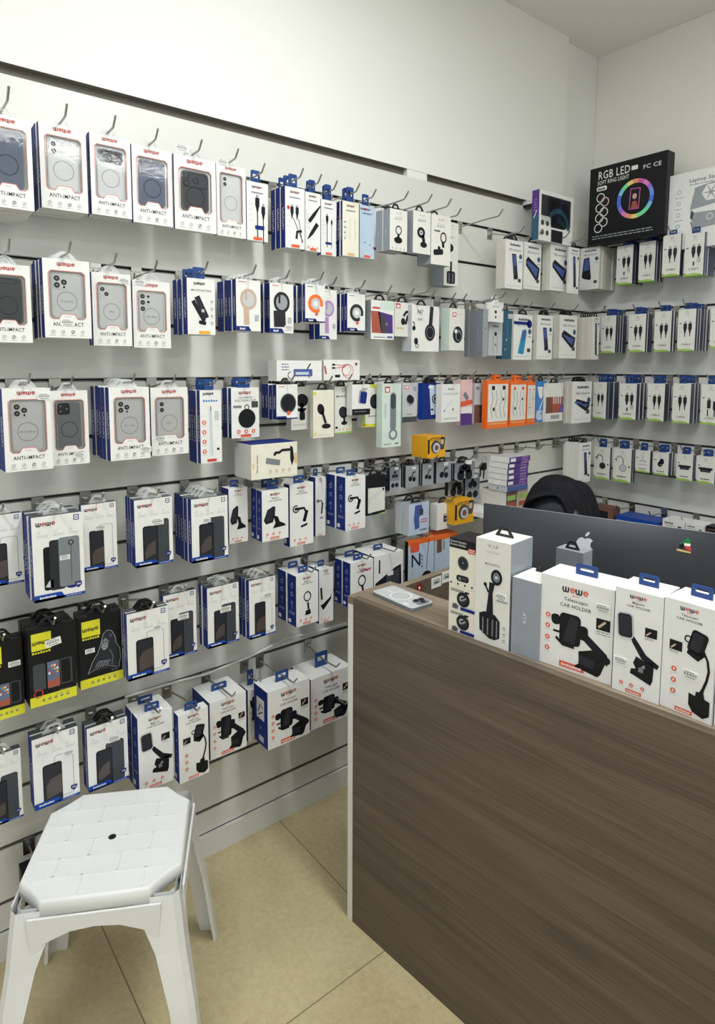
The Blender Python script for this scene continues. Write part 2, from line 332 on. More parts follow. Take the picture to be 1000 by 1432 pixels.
def phone_case(parent, w, h, d, k):         # the case seen in the window: a part of its own
    mb = MB(); H = h/w; x0, x1, y0, y1 = .17, .83, .44, H-.3; m = CASES[k.get('case', 'clear')]
    f = lambda u, v, l: (u*w-w/2, -d/2+l, v*w)
    dk = m in ('darkgrey', 'charcoal', 'bluegrey'); rc = 'ink' if m in ('bluegrey', 'darkgrey', 'grey') else 'midgrey' if not dk else 'black'
    t0, t1 = min(d*.7, .0085), min(d*.3, .004)
    mb.prism(rrpts(x0, y0, x1-x0, y1-y0, .1, 4), t0, t1, m, f)
    A = Art(mb, lambda u, v, e: (u-w/2, -d/2+t1-e, v), w, h)
    A.ring(.5, (y0+y1)/2-.12, .22, .014, rc, 2, 28); A.rro(x0+.01, y0+.01, x1-x0-.02, y1-y0-.02, .1, .012, 'lightgrey' if not dk else 'grey', 1)
    if k.get('mod'): A.text(k['mod'], .5, (y0+y1)/2-.145, .05, 'grey', 2, 'c', False)
    c = k.get('cams', 'three')
    if c in ('three', 'threedark'):
        bm = 'palecase' if c == 'three' else 'charcoal'
        mb.prism(rrpts(x0+.04, y1-.36, .32, .32, .07), t1, t1*.6, bm, f); A2 = Art(mb, lambda u, v, e: (u-w/2, -d/2+t1*.6-e, v), w, h)
        for x, y in ((.12,.12), (.12,.27), (.27,.2)): A2.circ(x0+x, y1-y, .062, 'black', 2, 14); A2.circ(x0+x, y1-y, .03, 'grey', 3, 10)
        A2.circ(x0+.27, y1-.31, .025, 'black', 2, 8)
    elif c == 'two':
        mb.prism(rrpts(x0+.04, y1-.36, .2, .32, .07), t1, t1*.6, 'palecase', f); A2 = Art(mb, lambda u, v, e: (u-w/2, -d/2+t1*.6-e, v), w, h)
        for x, y in k.get('cp', ((.13,.13), (.13,.28))): A2.circ(x0+x, y1-y, .055, 'black', 2, 12); A2.circ(x0+x, y1-y, .025, 'grey', 3, 8)
    elif c == 'column':
        for i in range(3): A.circ(x0+.1, y1-.1-.16*i, .06, 'black', 2, 12); A.circ(x0+.1, y1-.1-.16*i, .03, 'grey', 3, 8)
        for i in range(2): A.circ(x0+.25, y1-.1-.14*i, .035, 'black', 2, 10)
    elif c == 'wide':
        mb.prism(rrpts(x0+.02, y1-.36, x1-x0-.04, .32, .09), t1, t1*.6, 'charcoal' if not dk else m, f); A2 = Art(mb, lambda u, v, e: (u-w/2, -d/2+t1*.6-e, v), w, h)
        for x, y in ((.12,.12), (.12,.28), (.34,.2)): A2.ring(x0+x, y1-y, .07, .02, 'grey' if not dk else 'ink', 2, 14)
        A2.rro(x0+.03, y1-.35, x1-x0-.06, .3, .08, .012, 'grey' if not dk else 'ink', 1)
    elif c == 'bar': A.rro(x0+.04, y1-.16, .5, .12, .05, .014, 'ink', 2)
    o = mb.build('phone_case', parent)
    mf = MB(); mf.face([(u*w-w/2, -d/2-.0001, v*w) for u, v in win_anti(H)], 'film'); mf.build('window_film', parent)
    return o
def d_flip(A, var='dark', **k):
    H = A.H; A.logo(.28, H-.2, .34, 'ink', 'red'); A.rro(.82, H-.16, .11, .12, .01, .016, 'navy', 2); A.text('M', .875, H-.13, .05, 'navy', 2)
    for x, y in ((.14, H-.34), (.46, H-.34), (.76, H-.34)): A.ring(x, y, .03, .01, 'lightgrey', 1, 8); A.micro(x-.05, y-.07, .22, 2, .012, 'lightgrey')
    top = H*.68
    if var == 'dark':
        A.rr(.44, .03, .46, top-.03, .07, 'darkgrey', 1); A.rr(.2, .03, .4, top-.17, .06, 'black', 2); A.rr(.225, .04, .35, top-.21, .05, 'charcoal', 3)
        A.poly([(.25,.4),(.34,.56),(.53,.66),(.53,.3),(.25,.2)], 'brownglow', 4)
    elif var == 'clear':
        A.rro(.46, .12, .42, top-.12, .07, .014, 'midgrey', 1); A.rr(.2, .03, .42, top-.19, .06, 'black', 2); A.rr(.222, .04, .376, top-.23, .05, 'charcoal', 3); A.poly([(.27,.5),(.36,.64),(.61,.7),(.61,.24),(.27,.18)], 'brownglow', 4)
        A.rr(.4, top-.2, .09, .02, .01, 'black', 4)
    else:
        A.rr(.2, .22, .3, top-.3, .05, 'black', 1); A.poly([(.22,.3),(.3,.42),(.38,.44),(.38,.26)], 'lightgrey', 2)
        A.rr(.32, .2, .3, top-.15, .05, 'charcoal', 2); A.rr(.5, .24, .42, top-.16, .05, 'grey', 3); A.circ(.75, top-.05, .06, 'darkgrey', 4); A.circ(.75, top-.05, .025, 'midgrey', 5); A.line([(.75, top-.1), (.74, .35)], .012, 'darkgrey', 4)
        A.ring(.75, .3, .12, .12, 'navy', 2, 12, 1.3, 200, 340)
    A.rect(0, 0, 1, .06, 'blue', 5); A.poly([(0,0),(.6,0),(.54,.13),(.5,.15),(0,.15)], 'blue', 5); A.text('MAGIC PRO', .1, .06, .045, 'white', 6, 'l', True); A.micro(.62, .025, .3, 1, .014, 'lightgrey', 6)
    A.poly([(.8,.3),(.94,.3),(.94,.22),(.87,.16),(.8,.22)], 'navy', 4); A.text('3M', .87, .22, .05, 'white', 5, 'c', True)
    if k.get('clear_bag'): pass
def d_glass(A, var='ape', **k):
    H = A.H; A.rect(0, 0, 1, H*.13, 'yellow', 1); A.icons([(.28+.13*i, H*.065) for i in range(5)], .03, 'ink')
    A.rect(.07, H*.72, .42, H*.22, 'yellow', 1); A.logo(.28, H*.8, .33, 'ink', 'ink'); A.text('PREMIUM', .28, H*.68, .05, 'yellow', 2, 'c', False, .4)
    if var == 'ape':
        # seated ape drawn in pale outline
        Y = lambda P: [(x, .32+(y-.28)*1.42) for x, y in P]
        A.poly(Y([(.24,.32),(.34,.5),(.46,.62),(.52,.78),(.56,.94),(.66,.99),(.76,.96),(.84,.84),(.86,.72),(.93,.6),(.9,.3)]), 'charcoal', 1)
        A.line(Y([(.18,.3),(.3,.5),(.42,.62),(.5,.78),(.56,.94),(.66,.99),(.76,.96),(.84,.84),(.86,.72),(.94,.62),(.95,.45),(.9,.28)]), .014, 'midgrey', 2)
        A.poly(Y([(.52,.8),(.6,.86),(.68,.8),(.66,.68),(.56,.64),(.5,.7)]), 'grey', 2); A.poly(Y([(.53,.72),(.65,.73),(.62,.66),(.56,.66)]), 'midgrey', 3)
        for x in (.56, .63): A.circ(x, Y([(0,.79)])[0][1], .018, 'ink', 4, 8)
        A.line(Y([(.54,.695),(.63,.695)]), .014, 'ink', 4)
        for i in range(6): A.line(Y([(.36+.055*i, .38), (.42+.055*i, .46), (.47+.05*i, .48-.01*i)]), .022, 'grey', 2)
        A.line(Y([(.18,.3),(.34,.35),(.6,.38),(.85,.3)]), .014, 'grey', 2); A.line(Y([(.7,.64),(.78,.5),(.74,.36)]), .012, 'grey', 2); A.ring(.73, Y([(0,.88)])[0][1], .03, .01, 'grey', 2, 8); A.text('2.5D', .8, .28, .05, 'grey', 2)
    else:
        A.rr(.08, .38, .26, .62, .04, 'darkgrey', 2); A.rr(.66, .38, .26, .62, .04, 'darkgrey', 2); A.rr(.68, .41, .2, .56, .03, 'black', 3)
        A.rr(.36, .34, .3, .7, .04, 'black', 3); A.rr(.38, .37, .26, .63, .02, 'bluegrey', 4); A.poly([(.38,.38),(.64,.38),(.64,.6),(.5,.52),(.38,.56)], 'rust', 5)
        for i in range(4):
            for j in range(3): A.rect(.4+.058*i, .7+.085*j, .042, .05, ('white','red','skyblue','amber')[(i+j) % 4], 5)
        A.ring(.18, .3, .1, .02, 'red', 4, 16); A.text('PRIVACY', .74, .24, .035, 'grey', 3)
    A.micro(.55, .18, .3, 1, .012, 'grey', 2)
def d_holder(A, kind='tele', tline='Telescopic', big=False, tag_='orange', **k):
    H = A.H; A.logo(.5, H-.17, .32, 'ink', 'orange'); A.text(tline, .5, H-.29, .05, 'ink', 2, 'c', True); A.text('CAR HOLDER', .5, H-.375, .05, 'ink', 2, 'c', True, .5 if H > 1.5 else .42)
    A.micro(.45, H-.21, .1, 1, .01, 'orange')
    holder_shape(A, kind, H)
    r = k.get('row', kind != 'tele' and kind != 'goose')
    if r: A.icons([(.2, .22), (.42, .22), (.66, .22)], .045)
    else: A.icons([(.12, H*.56), (.12, H*.44), (.12, H*.31), (.12, H*.19)] if kind == 'tele' else [(.25, H*.38), (.25, H*.28), (.25, H*.18)], .035 if kind == 'tele' else .055)
    A.poly([(.3,.035),(.64,.035),(.64,.115),(.3,.115)], 'orange', 2); A.text('360 ROTATE', .47, .055, .035, 'white', 3, 'c', True)
    if kind in ('tele', 'magnetic', 'goose'):
        x, y = {'tele': (.78, H*.55), 'magnetic': (.66, H*.6), 'goose': (.14, H*.55)}[kind]
        A.rect(x, y, .18 if kind == 'tele' else .25, .15 if kind == 'tele' else .2, 'black', 2); A.line([(x+.03, y+.03), (x+.12, y+.12)], .03, 'tan', 3); A.micro(x, y-.03, .18, 2, .01, 'grey')
def holder_shape(A, kind, H):
    if kind == 'tele':
        q = (H-.44)/.84; y = lambda v: v*q
        A.poly([(.36,y(.62)),(.6,y(.52)),(.94,y(.24)),(.96,y(.33)),(.93,y(.4)),(.62,y(.64))], 'ink', 2)
        A.poly([(.56,y(.33)),(.78,y(.42)),(.92,y(.28)),(.86,y(.1)),(.82,y(.05)),(.5,y(.1)),(.57,y(.16))], 'black', 3); A.rect(.57, y(.15), .2, .12, 'charcoal', 4, -8)
        A.rr(.29, y(.38), .29, y(.44), .06, 'black', 4, 0); A.poly([(.34,y(.42)),(.5,y(.4)),(.55,y(.74)),(.44,y(.8))], 'charcoal', 5)
        A.rr(.17, y(.62), .13, y(.15), .05, 'black', 3, 10); A.rr(.55, y(.5), .13, y(.2), .05, 'black', 3); A.rect(.2, y(.51), .1, .03, 'black', 3); A.line([(.24,y(.44)),(.34,y(.36)),(.5,y(.36))], .04, 'black', 3)
        A.circ(.93, y(.32), .05, 'black', 4)
    elif kind == 'magnetic':
        y = lambda v: v*H/1.7
        A.line([(.36,y(1.0)),(.46,y(.88)),(.66,y(.68)),(.96,y(.58))], [.06,.12,.15,.11], 'ink', 2)
        A.poly([(.44,y(.54)),(.5,y(.66)),(.66,y(.62)),(.88,y(.64)),(.86,y(.34)),(.82,y(.26)),(.38,y(.36)),(.4,y(.44)),(.5,y(.46))], 'black', 2); A.poly([(.6,y(.5)),(.68,y(.56)),(.7,y(.5))], 'midgrey', 3); A.circ(.92, y(.6), .05, 'ink', 3, 10); A.rect(.56, y(.42), .1, .1, 'grey', 3)
        A.rr(.06, y(.9), .36, y(.42), .1, 'black', 3, 4); A.rro(.06, y(.9), .36, y(.42), .1, .03, 'lightgrey', 5, 4); A.rr(.1, y(.94), .28, y(.34), .07, 'charcoal', 4, 4)
    elif kind == 'goose':
        y = lambda v: v*H/1.75
        A.rr(.52, y(1.0), .32, y(.36), .07, 'black', 3, -14); A.rr(.56, y(1.04), .2, y(.28), .04, 'charcoal', 4, -14); A.ring(.5, y(1.2), .08, .03, 'black', 3, 12); A.poly([(.48,y(.98)),(.7,y(.9)),(.84,y(1.02)),(.8,y(1.06)),(.5,y(1.04))], 'black', 3)
        A.line([(.8,y(1.08)),(.88,y(.95)),(.91,y(.8)),(.88,y(.65)),(.82,y(.5)),(.78,y(.4))], [.04,.045,.05,.05,.055,.09], 'black', 3)
        A.poly([(.56,y(.38)),(.68,y(.36)),(.7,y(.44)),(.84,y(.44)),(.86,y(.36)),(.96,y(.34)),(.96,y(.12)),(.84,y(.05)),(.64,y(.1)),(.56,y(.2))], 'black', 4)
    elif kind == 'ring':
        A.ring(.5, H*.56, .2, .05, 'ink', 3, 26, .85); A.line([(.52, H*.44), (.55, H*.3)], .08, 'ink', 3); A.poly([(.42,H*.28),(.62,H*.3),(.66,H*.2),(.4,H*.19)], 'black', 3)
    elif kind == 'pad':
        A.poly([(.06,H*.42),(.2,H*.62),(.42,H*.68),(.5,H*.66),(.48,H*.5),(.4,H*.36),(.14,H*.34)], 'ink', 3); A.poly([(.1,H*.44),(.22,H*.6),(.42,H*.64),(.38,H*.42),(.16,H*.38)], 'charcoal', 4)
        A.poly([(.42,H*.5),(.6,H*.46),(.66,H*.36),(.86,H*.3),(.9,H*.26),(.4,H*.24),(.5,H*.34)], 'black', 3)
    elif kind == 'hook':
        A.ring(.26, H*.6, .14, .045, 'ink', 3, 22, 1, 60, 360); A.circ(.26, H*.6, .06, 'ink', 3); A.line([(.3,H*.6),(.6,H*.6),(.72,H*.5)], .09, 'ink', 3); A.line([(.72,H*.56),(.6,H*.38)], .14, 'black', 3); A.rr(.45, H*.3, .3, .08, .04, 'ink', 3, 14)
    elif kind == 'slant':
        A.line([(.14,H*.66),(.2,H*.44)], .12, 'ink', 3); A.poly([(.1,H*.34),(.3,H*.36),(.8,H*.46),(.9,H*.52),(.85,H*.42),(.3,H*.24)], 'black', 3)
def d_cable(A, kind='two', **k):
    H = A.H; A.logo(.5, H-.24, .42, 'ink', 'red'); A.micro(.22, H-.42, .56, 2, .02, 'navy'); 
    for i in range(4): A.micro(.08, H*.62-i*.22, .2, 2, .015, 'lightgrey')
    if kind == 'two': plug(A, .5, H*.68, .2, 'ink', H*.5); plug(A, .78, H*.55, .18, 'ink', H*.45); A.rect(.38, H*.2, .44, .16, 'navy', 5)
    elif kind == 'fan':
        for x, a in ((.34, .62), (.6, .62)): plug(A, x, H*.64, .16, 'ink', .1)
        A.line([(.4,H*.5),(.9,H*.12)], .03, 'ink', 3); A.line([(.68,H*.5),(.86,H*.1)], .03, 'ink', 3); A.line([(.84,H*.3),(.6,H*.28),(.56,H*.16)], .12, 'charcoal', 3); A.circ(.16, H*.66, .08, 'red', 2)
    elif kind == 'diag': A.line([(1.0,H*.8),(.55,H*.62),(.25,H*.5)], [.06,.2,.2], 'ink', 3); A.line([(.8,H*.48),(.4,H*.3),(.15,H*.2)], [.24,.2,.04], 'ink', 3); A.icons([(.2,.2),(.5,.2),(.8,.2)], .06)
    elif kind == 'aux': plug(A, .4, H*.68, .16, 'ink', H*.42); plug(A, .7, H*.62, .1, 'ink', H*.42); A.rect(.28, H*.2, .4, .12, 'navy', 5)
    elif kind == 'white':
        for x in (.45, .75): A.line([(x, H*.7), (x, H*.3)], .03, 'lightgrey', 2)
        for i in range(4): A.circ(.14, H*(.62-.1*i), .05, 'midgrey', 2, 10)
        A.ring(.8, H*.4, .1, .02, 'lightgrey', 2, 14, .5)
    elif kind == 'pale': A.rect(0, 0, 1, H, 'ice', 1); A.logo(.3, H-.24, .42, 'ink', 'red', 4); A.micro(.1, H-.4, .8, 1, .02, 'grey', 3); A.circ(.35, H*.3, .05, 'grey', 2); A.circ(.7, H*.26, .06, 'midgrey', 2); A.circ(.95, H*.22, .06, 'red', 2)
    A.rect(.3, .04, .42, .12, 'orange' if kind != 'white' else 'gold', 5)
def plug(A, x, y, w, m, ln):                 # a connector pointing up with its cable below
    A.rect(x-w*.28, y+w*.6, w*.56, w*.7, 'midgrey', 3); A.rr(x-w*.5, y-w*1.1, w, w*1.8, w*.2, m, 4); A.poly([(x-w*.4,y-w),(x+w*.4,y-w),(x+w*.16,y-w*2.2),(x-w*.16,y-w*2.2)], m, 4); A.line([(x, y-w*2), (x, y-w*2-ln)], w*.24, m, 3)
def d_rcable(A, kind='pair', **k):
    H = A.H; A.ring(.5, H-.2, .08, .02, 'grey', 2, 12); A.micro(.3, H-.36, .4, 1, .015, 'midgrey')
    A.micro(.08, H*.66, .12, 2, .03, 'ink'); 
    for i in range(4): A.micro(.08, H*.56-i*.16, .12, 2, .012, 'lightgrey')
    if kind == 'pair': plug(A, .42, H*.6, .2, 'charcoal', .24); plug(A, .7, H*.6, .2, 'charcoal', .2)
    elif kind == 'short': plug(A, .46, H*.62, .2, 'charcoal', .02); plug(A, .74, H*.62, .2, 'charcoal', .02); A.rect(.45, H*.24, .08, .2, 'ink', 3); A.micro(.66, H*.4, .2, 5, .02, 'darkgrey', 2, .05)
    elif kind == 'wide': A.rr(.34, H*.4, .2, .5, .06, 'charcoal', 3); A.rr(.66, H*.36, .2, .52, .06, 'charcoal', 3); A.rect(.38, H*.6, .12, .14, 'grey', 4); A.rect(.36, H*.2, .06, .4, 'ink', 3); A.rect(.72, H*.2, .06, .4, 'ink', 3)
    elif kind == 'dangle': A.ring(.36, H*.66, .2, .05, 'ink' if not k.get('pale') else 'grey', 3, 16, 1, 20, 210); A.line([(.54,H*.7),(.56,H*.55)], .06, 'grey', 3); A.circ(.55, H*.42, .2, 'charcoal' if not k.get('pale') else 'lightgrey', 4, 20); A.ring(.55, H*.42, .2, .03, 'grey', 5, 20); A.rect(.84, H*.45, .08, .08, 'ink', 3)
    elif kind == 'split': A.line([(.25,H*.5),(.5,H*.55),(.75,H*.48)], .06, 'midgrey', 3); A.line([(.5,H*.75),(.5,H*.55)], .04, 'midgrey', 3); A.micro(.2, H*.34, .6, 1, .04, 'midgrey')
    elif kind == 'bud': A.circ(.55, H*.6, .2, 'ink', 3, 16, .8); A.circ(.45, H*.48, .17, 'ink', 3, 16); A.circ(.52, H*.46, .06, 'grey', 4)
    elif kind == 'block': A.rr(.12, H*.5, .76, .14, .03, 'charcoal', 3); A.rr(.22, H*.42, .56, .16, .02, 'ink', 4); A.rect(.3, H*.46, .4, .03, 'grey', 5)
    A.text('CABLE' if kind in ('pair','short','wide') else 'ADAPTER', .5, H*.14, .1 if kind in ('pair','short','wide') else .07, 'ink', 3, 'c', True, .5)
    A.poly([(0,0),(1,0),(1,.02),(.8,.1),(.5,.14),(.2,.1),(0,.16)], 'green', 2); A.rect(0, .1, .05, .07, 'ink', 3)
def d_prot(A, kind='up', **k):
    H = A.H; A.text('X-PROTECT', .55, H-.2, .08, 'ink', 2, 'c', True, .6); A.text('HD', .28, H-.38, .09, 'darkgrey', 2, 'c', True); A.micro(.4, H-.34, .5, 2, .02, 'midgrey'); A.circ(.86, H-.55, .09, 'teal', 2, 14); A.micro(.76, H-.72, .2, 2, .015, 'grey')
    if kind == 'up': A.poly([(.36,H-.48),(.6,H-.48),(.74,.42),(.7,.36),(.5,.34)], 'ink', 3); A.poly([(.4,H-.52),(.58,H-.52),(.68,.5),(.52,.48)], 'phoneblue', 4); A.poly([(.5,H-.9),(.62,H-.9),(.68,.5),(.54,.48)], 'charcoal', 5)
    elif kind == 'tilt': A.poly([(.12,H-.62),(.24,H-.5),(.92,H*.48),(.86,.42),(.7,.34),(.12,H*.5)], 'ink', 3); A.poly([(.18,H-.64),(.84,H*.46),(.72,.44),(.18,H*.54)], 'phoneblue', 4)
    elif kind == 'lean': A.poly([(.2,H-.5),(.48,H-.45),(.6,.52),(.56,.42),(.22,.5),(.12,.6)], 'ink', 3); A.poly([(.24,H-.55),(.46,H-.5),(.5,.9),(.2,.85)], 'phoneblue', 4)
    elif kind == 'cyan': A.rect(.0, H*.78, .8, .1, 'navy', 2); A.circ(.84, H*.8, .14, 'navy', 2); A.poly([(.46,H*.66),(.66,H*.68),(.7,H*.6),(.56,.22),(.5,.18),(.24,.22)], 'phonecyan', 3); A.poly([(.5,H*.66),(.66,H*.68),(.56,H*.45),(.44,H*.4)], 'phoneblue', 4)
    A.rr(.74, .26, .17, .13, .03, 'darkgrey', 2); A.micro(.1, .1, .8, 1, .02, 'lightgrey')
def d_vip(A, kind='ringfan', **k):
    H = A.H
    if kind == 'plain': A.text('V.I.P', .55, H*.5, .13, 'white', 2, 'c', True, None, 90); return
    if kind == 'none': return
    A.text('V.I.P', .5, H-.2, .09, 'grey', 2, 'c', False, .3); A.micro(.3, H-.3, .4, 2, .015, 'lightgrey'); A.text('MAGNETIC', .5, H*.76, .06, 'grey', 2, 'c', True)
    if kind == 'ringstand': A.ring(.5, H*.5, .2, .05, 'ink', 3, 24, .9); A.line([(.5,H*.4),(.48,H*.3)], .12, 'black', 3); A.circ(.48, H*.26, .14, 'black', 3, 16, 1.7); A.icons([(.15+.23*i, .1) for i in range(4)], .04, 'midgrey')
    elif kind == 'fan': A.circ(.45, H*.5, .22, 'ink', 3, 20); A.circ(.45, H*.5, .1, 'lightgrey', 4, 14); A.circ(.45, H*.5, .04, 'ink', 5); A.line([(.55,H*.45),(.62,H*.26)], .16, 'black', 3); A.circ(.6, H*.22, .12, 'ink', 3, 16, 1.6)
    elif kind == 'clamp': A.ring(.62, H*.56, .2, .06, 'ink', 3, 20, .8); A.line([(.6,H*.46),(.62,H*.36)], .12, 'black', 3); A.rr(.12, H*.2, .5, .2, .06, 'ink', 3, 8); A.circ(.4, H*.34, .07, 'black', 3); A.micro(.15, H*.68, .3, 2, .03, 'darkgrey')
    elif kind == 'cup':
        A.circ(.62, H*.66, .2, 'ink', 4, 22, .8); A.ring(.62, H*.66, .12, .05, 'grey', 5, 16, .8); A.circ(.62, H*.66, .05, 'lightgrey', 6)
        A.line([(.5,H*.6),(.46,H*.5),(.44,H*.26)], [.16,.12,.22], 'ink', 3); A.circ(.3, H*.57, .05, 'ink', 3); A.line([(.3,H*.57),(.4,H*.5)], .05, 'ink', 3)
        A.poly([(.14,H*.28),(.3,H*.31),(.6,H*.3),(.74,H*.25),(.74,H*.09),(.6,H*.06),(.44,H*.06),(.16,H*.12)], 'black', 4)
        for x in (.24, .38, .52, .64): A.rect(x, H*.09, .035, H*.16, 'grey', 5)
        A.icons([(.86,H*.2),(.86,H*.14),(.86,H*.08)], .04, 'midgrey'); A.micro(.64, H*.46, .3, 3, .02, 'grey')
    elif kind == 'cuptop': A.rr(.2, .1, .6, .62, .1, 'ink', 3); A.rect(.34, .12, .06, .5, 'grey', 4); A.rect(.6, .12, .06, .5, 'grey', 4); A.rect(.42, .7, .14, .5, 'ink', 3); A.circ(.45, H*.6, .2, 'ink', 3)
